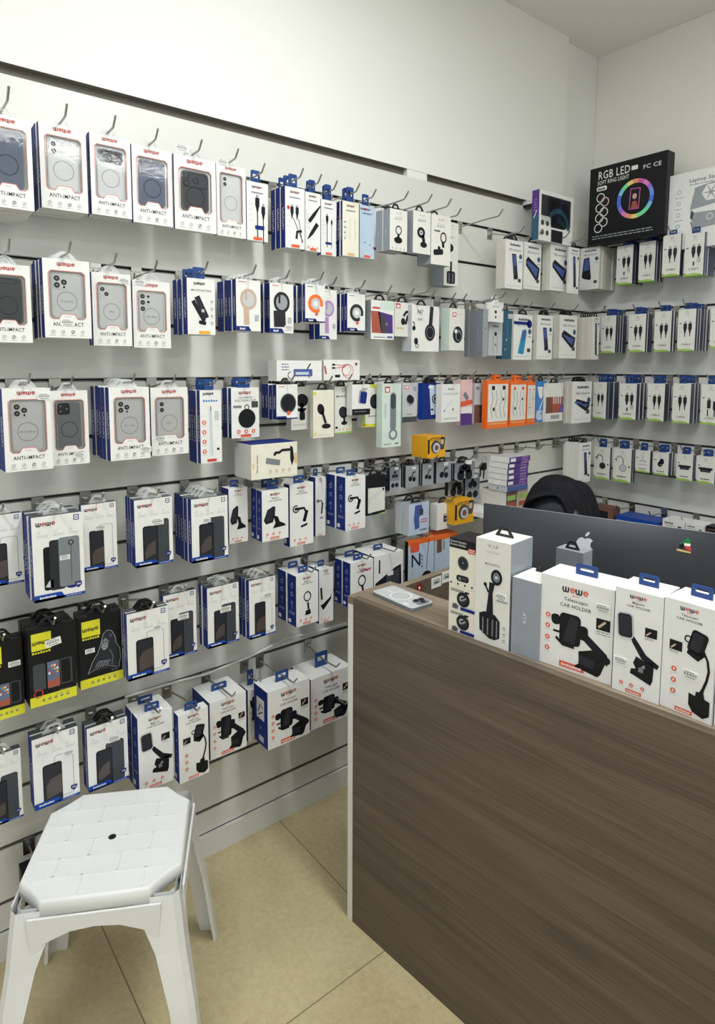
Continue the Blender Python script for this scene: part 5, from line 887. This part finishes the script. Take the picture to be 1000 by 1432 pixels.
# dark silver box standing in front of the computer
bx, _, _, _ = C('vip', 776, 838, 828, 846, 762, .07, .7312+0.0, 'dark grey box with black handle before the computer', kind='none', base='midgrey', cols=dict(front='grey', left='grey', top='lightgrey'), tab='black', fn=None) if False else (None,)*4
a = onplane(777, 765, 1, -1.56); b = onplane(813, 770, 1, -1.56)
thing_box('vip', b.x-a.x, a.z-.7315, .045, ((a.x+b.x)/2, -1.535, .7312), CA, 'dark grey box with black loop between computer and counter boxes', dict(kind='none', base='grey', cols=dict(front='grey', top='midgrey'), tab='black', taby=-.2), True, .02)

# ------------------------------------------------------------------ chair with a black jacket
cc = onplane(768, 700, 1, -.95); ch = empty('office_chair', (cc.x, -.93, 0), math.radians(24))
def padded(w, z0, z1, y0, thick, m, nx=20, nz=14, lean=.04):
    """upright cushion with a domed top; local -y faces the camera"""
    mb = MB(); F = []; B = []
    for j in range(nz+1):
        v = j/nz; lim = 1. if v < .45 else math.sqrt(max(.0015, 1-((v-.45)/.55)**2.3)); rf = []; rb = []
        for i in range(nx+1):
            cx = -math.cos(PI*i/nx); e = math.sin(PI*i/nx)**.5*lim**.5; z = z0+(z1-z0)*v; y = y0+lean*v
            rf.append((cx*w/2*lim, y-thick*e, z)); rb.append((cx*w/2*lim, y+thick*.5*e, z))
        F.append(rf); B.append(rb)
    mb.grid(F, m); mb.grid([r[::-1] for r in B], m); return mb
padded(.25, .62, 1.095, -.02, .035, 'pad').build('backrest', ch)
mb = MB(); mb.prism(rrpts(-.22, -.44, .44, .42, .08, 5), .44, .52, 'leather'); mb.build('seat', ch)
ch.rotation_euler[2] += 0
mb = MB(); mb.tube([(0,-.2,.1),(0,-.2,.44)], .025, 'plastic_black', 12); mb.tube([(0,-.1,.45),(0,.04,.5),(0,.03,.66)], .018, 'plastic_black', 8); mb.build('gas_stem', ch)
for k in range(5):
    a = k*2*PI/5; mb = MB(); mb.tube([(0,-.2,.1),(.25*math.cos(a), -.2+.25*math.sin(a), .07)], [.025,.016], 'plastic_black', 8); mb.tube([(.25*math.cos(a)-.012, -.2+.25*math.sin(a), .028),(.25*math.cos(a)+.012, -.2+.25*math.sin(a), .028)], .028, 'plastic_black', 12); mb.build('leg', ch)
tag(ch, 'dark padded office chair behind the computer', 'chair')
# jacket hung over the back: cloth bunched into ridges that arch over the top and fall to the right
jk = MB(); N = 44; rows = []; NR = 34
for j in range(NR+1):
    t = j/NR; row = []
    for i in range(N+1):
        a = PI*(-.02+1.04*i/N); s = max(0, math.sin(a)); right = (1-math.cos(a))/2
        rid = .013*abs(math.sin(t*13+.7*a))+.005*math.sin(t*11+3*a+1)
        rx = .098+.03*t+.04*t*right+rid*.6; rz = .055+.07*min(1, t*1.6)-.03*t+rid
        y = -.055+.17*t+.02*right-.02*s+.008*math.sin(a*5+t*9)
        drop = .34*max(0, (1-s)-.1)**1.6*(.45+.75*right)
        row.append((-rx*.86*math.cos(a)+.025*t-.014, y, 1.03+rz*s**.7-drop*.7))
    rows.append(row)
jk.grid(rows, 'cloth'); jo = jk.build('jacket'); jo.location = ch.location; jo.rotation_euler = ch.rotation_euler
so = jo.modifiers.new('solid', 'SOLIDIFY'); so.thickness = .01
tag(jo, 'black jacket draped over the chair back', 'jacket')

# ------------------------------------------------------------------ white plastic stool
ZS = .46
q = [onplane(x, y, 2, ZS) for x, y in ((62,1147),(96,1125),(242,1110),(250,1120),(268,1124),(260,1200),(34,1216),(157,1170))]
c = q[7]; ang = math.atan2(q[2].y-q[1].y, q[2].x-q[1].x); st = empty('plastic_stool', (c.x, c.y, 0), ang)
def stool_outline(a, n, r):      # square with clipped, slightly hollow corners
    P = []
    for sx, sy in ((1,1),(-1,1),(-1,-1),(1,-1)):
        L = [(a, a-n), (a-n*.12, a-n*.9), (a-n*.45, a-n*.62), (a-n*.62, a-n*.45), (a-n*.9, a-n*.12), (a-n, a)]
        L = [(x*sx, y*sy) for x, y in L]
        if sx*sy < 0: L.reverse()
        P += L
    return P
a_ = .165; mb = MB(); out = stool_outline(a_, .06, 0); NV = len(out)
def ringz(f, z): return [(x*f, y*f, z) for x, y in out]
hole = [(.009*math.cos(2*PI*k/16), .009*math.sin(2*PI*k/16)) for k in range(16)]
inn = stool_outline(a_*.97, .058, 0)
tr = tessellate_polygon([[Vector((x,y,0)) for x, y in inn], [Vector((x,y,0)) for x, y in hole]]); PP = inn+hole
for t in tr: mb.face([(PP[k][0], PP[k][1], ZS) for k in t], 'stool_white')
mb.grid([[(x,y,ZS) for x, y in inn], ringz(.985, ZS-.0015), ringz(1, ZS-.006), ringz(1.012, ZS-.03), ringz(1.0, ZS-.031), ringz(.97, ZS-.008)], 'stool_white', True, True)
mb.grid([[(x,y,ZS) for x, y in hole], [(x,y,ZS-.01) for x, y in hole]], 'darkgrey', True, True)
mb.face([(x*1.2,y*1.2,ZS-.0101) for x, y in hole], 'black'); mb.build('seat', st)
mb = MB()                                     # raised basket-weave lines on the seat
for k in range(-3, 4):
    b = k*.052
    def clip(P, Q):
        f = lambda p: max(abs(p[0]), abs(p[1])) < .15 and abs(p[0])+abs(p[1]) < .25
        pts = [(P[0]+(Q[0]-P[0])*i/60, P[1]+(Q[1]-P[1])*i/60) for i in range(61)]; pts = [p for p in pts if f(p) and p[0]**2+p[1]**2 > .0006]
        return pts
    for P, Q in (((-.2, b), (.2, b)),):
        pts = clip(P, Q)
        if len(pts) > 2: mb.box(pts[0][0], b-.0022, ZS, pts[-1][0], b+.0022, ZS+.0018, 'stool_white') if abs(b) > .02 else (mb.box(pts[0][0], b-.0022, ZS, -.02, b+.0022, ZS+.0018, 'stool_white'), mb.box(.02, b-.0022, ZS, pts[-1][0], b+.0022, ZS+.0018, 'stool_white'))
for i in range(-3, 3):
    for j in range(2):
        x = -.1+j*.13+(.06 if i % 2 else 0); y0 = i*.052
        if abs(x) < .14 and max(abs(y0), abs(y0+.052)) < .16: mb.box(x-.0022, y0, ZS, x+.0022, y0+.052, ZS+.0018, 'stool_white')
mb.build('weave_ridges', st)
for sx in (-1, 1):
    for sy in (-1, 1):
        mb = MB(); prof = []
        for z, f, wd in ((ZS-.02, .0, .095), (ZS-.14, .012, .06), (.2, .03, .05), (0, .052, .046)):
            o = a_+f; prof.append([(sx*o, sy*(o-.012), z), (sx*o, sy*(o-wd), z), (sx*(o-.008), sy*(o-wd), z), (sx*(o-.01), sy*(o-.02), z), (sx*(o-.02), sy*(o-.01), z), (sx*(o-wd), sy*(o-.008), z), (sx*(o-wd), sy*o, z), (sx*(o-.012), sy*o, z)])
        mb.grid(prof, 'stool_white', False, True); mb.face(prof[-1], 'stool_white'); mb.build('leg', st)
for k in range(4):
    a = k*PI/2; mb = MB(); ca, sa = math.cos(a), math.sin(a)
    rt = lambda x, y, z: (x*ca-y*sa, x*sa+y*ca, z)
    pts = [(-.11, ZS-.031), (-.13, ZS-.031), (-.125, ZS-.12), (-.1, ZS-.085), (-.05, ZS-.065), (0, ZS-.06), (.05, ZS-.065), (.1, ZS-.085), (.125, ZS-.12), (.13, ZS-.031)]
    mb.prism(pts[1:], a_-.0005, a_+.0045, 'stool_white', lambda u, v, l: rt(u, -l-.004, v)); mb.build('apron', st)
tag(st, 'white plastic stool with woven-pattern seat and centre hole', 'stool')

# ------------------------------------------------------------------ loose boxes lying on hooks and wall tops
def free_box(name, w, h, d, loc, rz, base, cols, kind, desc, cat='box', larts=None, rx=0, ry=0, **kw):
    r = empty(name, loc, rz, rx, ry); arts = {'front': (lambda A: d_misc(A, kind, **kw))}
    if larts: arts.update(larts)
    MB().build('carton', r, carton_mesh('carton', w, h, d, base, cols, arts)); tag(r, desc, cat); return r
def LB(xl, yt, yb, xr, s, d, name, base, cols, kind, desc, **kw):     # box facing out from the left wall, placed by what it covers
    P = onplane(xl, yt, 0, s); Q = onplane(xr, yt, 0, s); zb_ = zat(P.x, P.y, yb); w = Q.y-P.y; h = P.z-zb_
    WARN.append((desc, round(w,3), round(h,3), d, s, 'LB', round(zb_,3)))
    return free_box(name, w, h, d, (s-d/2, P.y+w/2, zb_), PI/2, base, cols, kind, desc, **kw)
LB(387, 504, 533, 450, .12, .05, 'cable_box', 'white', {'left': 'offwhite'}, 'hub', 'white box with usb hub picture lying above third row')
LB(453, 503, 532, 503, .12, .05, 'cable_box', 'white', {'left': 'offwhite'}, 'redwire', 'white box with red cable picture lying above third row')
LB(351, 622.5, 672, 415.5, .17, .10, 'car_holder_box', 'cream', {'top': 'navy', 'left': 'offwhite'}, 'armbox', 'cream box with phone arm and dark top, lying above fourth row', cat='car holder box')
def yart(A): A.rect(.3, A.H*.06, .12, A.H*.06, 'black', 1)
LB(598, 611, 641.5, 623, .17, .08, 'watch_box', 'amber', {}, 'watch', 'yellow watch box lying above the earphone blisters', cat='watch box')
LB(636, 702, 735, 663, .17, .07, 'watch_box', 'amber', {}, 'watch', 'yellow watch box beside the chip box above the counter', cat='watch box')
# top of the back wall
def RB(tl, tr, bl, s, d, name, base, cols, kind, desc, **kw):
    a = onplane(*tl, 1, -s); b = onplane(*tr, 1, -s); z0 = zat(a.x, a.y, bl[1]); w = b.x-a.x; h = a.z-z0
    WARN.append((desc, round(w,3), round(h,3), d, s, 'RB', round(z0,3)))
    return free_box(name, w, h, d, (a.x+w/2, -s+d/2, z0), 0, base, cols, kind, desc, **kw), w, h
def ringart(A):
    H = A.H; A.text('RGB LED', .12, H*.84, .1, 'white', 2, 'l', True, .42); A.text('SOFT RING LIGHT', .11, H*.77, .05, 'white', 2, 'l', True, .42); A.rr(.1, H*.69, .14, .055, .02, 'white', 2); A.text('26CM', .17, H*.7, .03, 'ink', 3, 'c', True)
    A.rect(.56, H*.86, .08, .05, 'white', 2); A.text('FC CE', .82, H*.84, .05, 'white', 2, 'c', True, .22)
    for i, (x, y) in enumerate(((.16,.6),(.22,.54),(.15,.47),(.21,.41),(.15,.34),(.21,.28),(.14,.21))): A.ring(x, H*y, .058, .012, 'white' if i != 1 else 'pink', 2, 22)
    cols = ['skyblue','phoneblue','violet','lilac','pinkline','orange','amber','green','green','skyblue','phoneblue','phoneblue','violet','pinkline','orange','lilac','violet','phoneblue']
    N = 54
    for i in range(N):
        m = ['ringblue','ringviolet','ringpink','ringorange','ringyellow','ringgreen','ringcyan','ringblue2','ringmagenta'][[7,1,2,8,3,4,5,6,0,0,1,2,3,4,5,5,6,0][i*18//N] % 9]
        A.ring(.62, H*.5, .235, .05, m, 2, 1, 1, 360*i/N, 360*(i+1)/N)
    A.rect(.55, H*.37, .13, .25, 'ringmagenta', 2, -3); A.rect(.56, H*.38, .11, .23, 'ink', 3, -3); A.circ(.615, H*.53, .035, 'tan', 4, 12, .8); A.poly([(.57,H*.38),(.66,H*.38),(.64,H*.47),(.59,H*.47)], 'rust', 4)
    A.micro(.06, H*.1, .8, 2, .012, 'midgrey')
for n_, c_ in (('ringblue',(70,110,220)),('ringviolet',(150,110,220)),('ringpink',(226,130,190)),('ringorange',(240,150,110)),('ringyellow',(230,220,130)),('ringgreen',(120,220,160)),('ringcyan',(120,200,230)),('ringblue2',(100,150,240)),('ringmagenta',(200,90,170))): mat(n_, c_, .35)
def boxart(fn): 
    global d_misc
    return fn
r, w, h = RB((826,237.5), (934,218), (815,344), .17, .06, 'ring_light_box', 'black', {'right': 'ink'}, '', 'black ring light box leaning on top of back wall hooks', larts={'front': ringart})
r.rotation_euler = (0, 0, 0)
def laptopart(A):
    H = A.H; A.text('Laptop Stand', .3, H*.86, .05, 'ink', 2, 'l', True, .44); A.micro(.3, H*.82, .4, 1, .01, 'grey')
    for k in range(4): A.ring(.16, H*(.76-.15*k), .03, .008, 'midgrey', 2, 12); A.micro(.11, H*(.68-.15*k), .12, 1, .01, 'midgrey')
    A.poly([(.32,H*.5),(.38,H*.78),(.82,H*.84),(.86,H*.56)], 'midgrey', 2); A.poly([(.36,H*.24),(.36,H*.46),(.92,H*.44),(.96,H*.28)], 'midgrey', 2); A.poly([(.34,H*.5),(.38,H*.46),(.36,H*.36),(.33,H*.4)], 'darkgrey', 3)
    for a in range(6): A.poly(rotp([(.6,H*.71),(.66,H*.79),(.54,H*.79)], a*60, (.6, H*.69)), 'white', 3)
    A.ring(.6, H*.38, .05, .02, 'lightgrey', 3, 16)
r, w, h = RB((936,247), (1040,232), (930,352), .14, .06, 'laptop_stand_box', 'white', {'left': 'offwhite'}, '', 'white laptop stand box on top of back wall hooks', larts={'front': laptopart})
# small case box by the corner
P = onplane(755.6, 264, 0, .14); Q = onplane(803, 275, 0, .14); z0 = zat(P.x, P.y, 335); w = Q.y-P.y; h = P.z-z0
r = empty('phone_case_box', (.12, P.y+w/2, z0), PI/2)
def leftp(A): A.rect(0, A.H*.5, 1, A.H*.5, 'purple', 1); A.rect(0, 0, 1, A.H*.5, 'teal', 1); A.micro(.3, A.H*.8, .4, 5, .08, 'lilac', 2, .3); A.line([(.3,A.H*.45),(.7,A.H*.6)], .1, 'white', 2)
def frp(A): H = A.H; A.rect(.06, H*.36, .86, H*.56, 'charcoal', 1); A.rr(.12, H*.3, .74, H*.54, .15, 'ink', 2); A.ring(.56, H*.3, .34, .08, 'teal', 3, 20, 1, 0, 180); A.rr(0, 0, .34, .42, .06, 'white', 4); [A.circ(x, y, .045, 'darkgrey', 5, 12) for x in (.1,.24) for y in (.14,.3)]; A.rect(.36, 0, .34, H*.26, 'ink', 3)
MB().build('carton', r, carton_mesh('carton', w, h, .035, 'white', {}, {'left': leftp, 'front': frp})); mf = MB(); mf.face([(u*w-w/2, -.0175-.0022, v) for u, v in ((.05,h*.34),(.94,h*.34),(.94,h*.93),(.05,h*.93))], 'film'); mf.build('window_film', r)
tag(r, 'white window box with dark case and purple spine near corner', 'phone case box'); WARN.append(('case near corner', round(w,3), round(h,3), 0, 0, 0, round(z0,3)))
mb = MB(); mb.box(.002, P.y-.01, z0-.004, .15, P.y+w+.01, z0-.001, 'plastic_clear'); tag(mb.build('shelf_plate'), 'clear shelf plate under the window box near the corner', 'shelf')
# wall lugs beside them
for x, y in ((741,289),(813,305)):
    P = onplane(x, y, 0, .02) if x < 800 else onplane(x, y, 1, -.02)
    r = MB()
    if x < 800: r.box(P.x-.02, P.y-.02, P.z-.006, P.x+.05, P.y+.02, P.z+.006, 'plastic_black')
    else: r.box(P.x-.02, P.y-.0, P.z-.005, P.x+.02, P.y+.02, P.z+.006, 'plastic_black')
    tag(r.build('wall_clip'), 'small black wall clip left of the window box' if x < 800 else 'small black wall clip left of the ring light box', 'clip')
# purple boxes, brown boxes and their shelf
s = .26; P = onplane(714, 640, 0, s); Q = onplane(743, 634, 0, s); w = Q.y-P.y; zt = P.z; zl = zat(P.x, P.y, 689); hh = (zt-zl)/6
def purple(A): A.rect(0, 0, 1, A.H, 'purple', 1); A.rect(.06, A.H*.2, .24, A.H*.6, 'white', 2); A.micro(.6, A.H*.7, .3, 3, .03, 'lilac', 2, .07)
first = None
for k in range(6):
    z_ = zt-hh*(k+1); j = random.uniform(-.006, .006)
    if k in (0, 5):
        r = empty('tablet_case_box', (s-.05+j, P.y+w/2+j, z_), PI/2)
        me = carton_mesh('carton', w, hh*.93, .09, 'purple' if k < 5 else 'phoneblue', {'left': 'white' if k < 5 else 'lightgrey', 'top': 'lightgrey'}, {'front': purple} if k < 5 else {'left': lambda A: A.circ(.5, A.H*.5, .04, 'ink', 1, 8)})
        MB().build('carton', r, me)
        if k == 0: first = r
    else: r = copy_tree(first); r.location = (s-.05+j, P.y+w/2+j, z_)
    tag(r, ['topmost purple box of the flat stack by the corner', 'second purple box from top of the flat stack', 'third purple box from top of the flat stack', 'fourth purple box from top of the flat stack', 'lowest purple box of the flat stack', 'blue and grey box under the five purple boxes'][k], 'box', 'flat boxes stacked by the corner')
z5 = zt-hh*6; hb = .07
for k, (yo, mm, ds) in enumerate([(-w*.5, 'brown', 'brown box under the left side of the flat stack'), (w*.12, 'tan', 'tan box under the right side of the flat stack')]):
    r = empty('small_box', (s-.075, P.y+w/2+yo*.5+ (w*.25 if k else -.0), z5-hb-.001), PI/2)
    MB().build('carton', r, carton_mesh('carton', w*.5, hb, .12, mm, {'left': 'offwhite' if k else 'pages'}, {'front': lambda A: (A.rect(.1, A.H*.5, .8, .3, 'green', 1), A.rect(.1, A.H*.1, .8, .3, 'rust', 1))})); tag(r, ds, 'box')
mb = MB(); mb.box(.001, P.y-.1, z5-hb-.022, s+.03, P.y+w+.12, z5-hb-.002, 'white'); tag(mb.build('wall_shelf'), 'white wall shelf under the flat box stack', 'shelf')
# bottom of back wall: boxes on a ledge behind the computer
ZL = .79
def BB(xl, yt, xr, s, d, name, base, cols, kind, desc):
    a = onplane(xl, yt, 1, -s); b = onplane(xr, yt, 1, -s); w = b.x-a.x; h = a.z-ZL
    WARN.append((desc, round(w,3), round(h,3), d, s, 'BB', 0)); return free_box(name, w, h, d, (a.x+w/2, -s+d/2, ZL+.0005), 0, base, cols, kind, desc)
BB(830, 706, 858, .16, .06, 'frame_box', 'brown', {}, 'darkframe', 'dark brown framed box left of the blue controller box')
BB(862, 720, 921, .17, .12, 'game_controller_box', 'blue', {}, 'dualshock', 'bright blue game controller box behind the computer')
BB(927, 725, 958, .17, .09, 'speaker_box', 'white', {}, 'plainlabel', 'white speaker box right of the blue controller box')
BB(959, 731, 986, .17, .09, 'small_box', 'white', {}, 'plainlabel', 'smaller white box beside the speaker box')
BB(988, 735, 1016, .17, .06, 'frame_box', 'black', {}, 'darkframe', 'black framed box at the right edge behind the computer')
mb = MB(); mb.box(.03, -.2, ZL-.02, 1.1, -.001, ZL, 'white'); tag(mb.build('wall_shelf'), 'white back wall shelf behind the computer', 'shelf')
# empty hooks
for (x, y, zz_, tx, sx_) in [(642, 312, 2.1, 0, .17), (551, 411, 1.8, 0, .14), (612, 410, 1.8, 0, .05), (700, 622, 1.2, 0, .09), (722, 620, 1.2, 0, .10), (752, 616, 1.2, 0, .10), (775, 613, 1.2, 0, .10), (541, 706, 1.05, 0, .06), (665, 628, 1.2, 0, .1), (438, 1015, .45, 0, .16), (40, 1180, .3, 0, .08)]:
    P = onplane(x, y, 0, 0); h_ = hook('L', P.y, zz_, sx_, zz_-.012, '')
    h_['label'] = {642: 'long empty hook right of the grey stand boxes', 551: 'empty hook above the power bank box', 612: 'short empty hook beside the headphone box', 700: 'empty hook above the purple boxes', 722: 'second empty hook above the chair', 752: 'third empty hook above the chair', 775: 'empty hook nearest the corner, fourth row', 541: 'small empty hook under the slanted device box', 665: 'hook carrying the bunch of keys', 438: 'low hook under the box nearest the counter', 40: 'low hook behind the stool'}[x]
for (x, y, zz_, ds) in [(885, 700, .9, 'empty back wall hook above the blue controller box'), (930, 706, .9, 'empty back wall hook above the speaker box'), (975, 716, .9, 'empty back wall hook above the smaller white box'), (847, 697, .9, 'back wall hook above the brown framed box')]:
    P = onplane(x, y, 1, 0); h_ = hook('R', P.x, zz_, .1, zz_-.015, ''); h_['label'] = ds
# keys
P = onplane(677, 648, 0, .09); r = empty('key_bunch', (.09, P.y, 1.135), PI/2)
mb = MB(); mb.tube([(.014*math.cos(a*PI/8), 0, .03+.014*math.sin(a*PI/8)) for a in range(17)], .0012, 'steel', 6); mb.build('key_ring', r)
mb = MB(); mb.prism(rrpts(-.018, -.012, .03, .03, .008), -.004, .004, 'plastic_black', lambda u, v, l: (u, l, v)); mb.prism([(-.005,-.045),(.002,-.05),(.004,-.012),(-.005,-.012)], -.001, .001, 'groovemetal', lambda u, v, l: (u, l, v)); mb.build('key', r)
mb = MB(); mb.prism(rotp([(-.03,-.035),(-.022,-.035),(-.008,.008),(-.018,.01)], 20, (-.015, 0)), .005, .007, 'groovemetal', lambda u, v, l: (u, l, v)); mb.build('key', r); tag(r, 'bunch of keys hanging beside the earphone pouches', 'keys')
# dark pack low behind the stool
P = onplane(28, 1192, 0, .07); Q = onplane(62, 1175, 0, .07)
free_box('small_box', max(.05, Q.y-P.y), .1, .03, (.055, (P.y+Q.y)/2, .17), PI/2, 'black', {}, 'paper', 'dark pack hanging low behind the stool')
# loose white cable along the sixth row groove
mb = MB(); pts = []
for (x, y) in ((175, 975), (230, 958), (290, 942), (350, 918), (400, 893), (440, 884), (484, 872)):
    P = onplane(x, y, 0, .018); pts.append(P)
mb.tube(pts, .004, 'offwhite', 8); tag(mb.build('loose_cable'), 'loose white cable strung along the sixth row', 'cable')

# ------------------------------------------------------------------ light: tube panels on the ceiling, outside the picture
def panel(x, y, sx, sy, e, ds):
    r = empty('ceiling_light', (x, y, 2.96)); mb = MB(); mb.box(-sx/2-.02, -sy/2-.02, .012, sx/2+.02, sy/2+.02, .04, 'white'); mb.build('housing', r)
    mb = MB(); mb.box(-sx/2, -sy/2, 0, sx/2, sy/2, .0118, 'lamp'); mb.build('diffuser', r); tag(r, ds, 'ceiling light', 'ceiling lights')
    l = bpy.data.lights.new('lamp', 'AREA'); l.shape = 'RECTANGLE'; l.size = sx; l.size_y = sy; l.energy = e; l.color = (.965, 1., .99)
    o = bpy.data.objects.new('lamp_light', l); col.objects.link(o); o.location = (x, y, 2.94); return o
ml = bpy.data.materials.new('lamp'); ml.use_nodes = True; b = ml.node_tree.nodes['Principled BSDF']; b.inputs['Emission Color'].default_value = (1,.98,.95,1); b.inputs['Emission Strength'].default_value = 14; MATS['lamp'] = ml
panel(1.35, -1.9, 1.2, .25, 22, 'long ceiling light over the counter')
panel(1.5, -3.4, 1.2, .25, 15, 'long ceiling light behind the photographer')
panel(3.15, -1.5, .14, 1.3, 18, 'long ceiling light near the back wall')
w = bpy.data.worlds.new('World'); bpy.context.scene.world = w; w.use_nodes = True
w.node_tree.nodes['Background'].inputs[0].default_value = (.93, .96, 1., 1); w.node_tree.nodes['Background'].inputs[1].default_value = .8

# ------------------------------------------------------------------ camera
cd = bpy.data.cameras.new('Camera'); cam = bpy.data.objects.new('Camera', cd); col.objects.link(cam); bpy.context.scene.camera = cam
M = Matrix((RT, UP, -FW)).transposed().to_4x4(); M.translation = CPOS; cam.matrix_world = M
cd.sensor_fit = 'VERTICAL'; cd.sensor_height = 36; cd.lens = CF/1432*36; cd.shift_x = 0; cd.shift_y = -(716-PPY)/1432; cd.clip_start = .02
sc = bpy.context.scene; sc.view_settings.view_transform = 'Standard'; sc.view_settings.look = 'None'; sc.view_settings.gamma = 1; sc.view_settings.use_curve_mapping = False; sc.view_settings.exposure = -.22
try: sc.cycles.max_bounces = 6; sc.cycles.transparent_max_bounces = 16
except Exception: pass
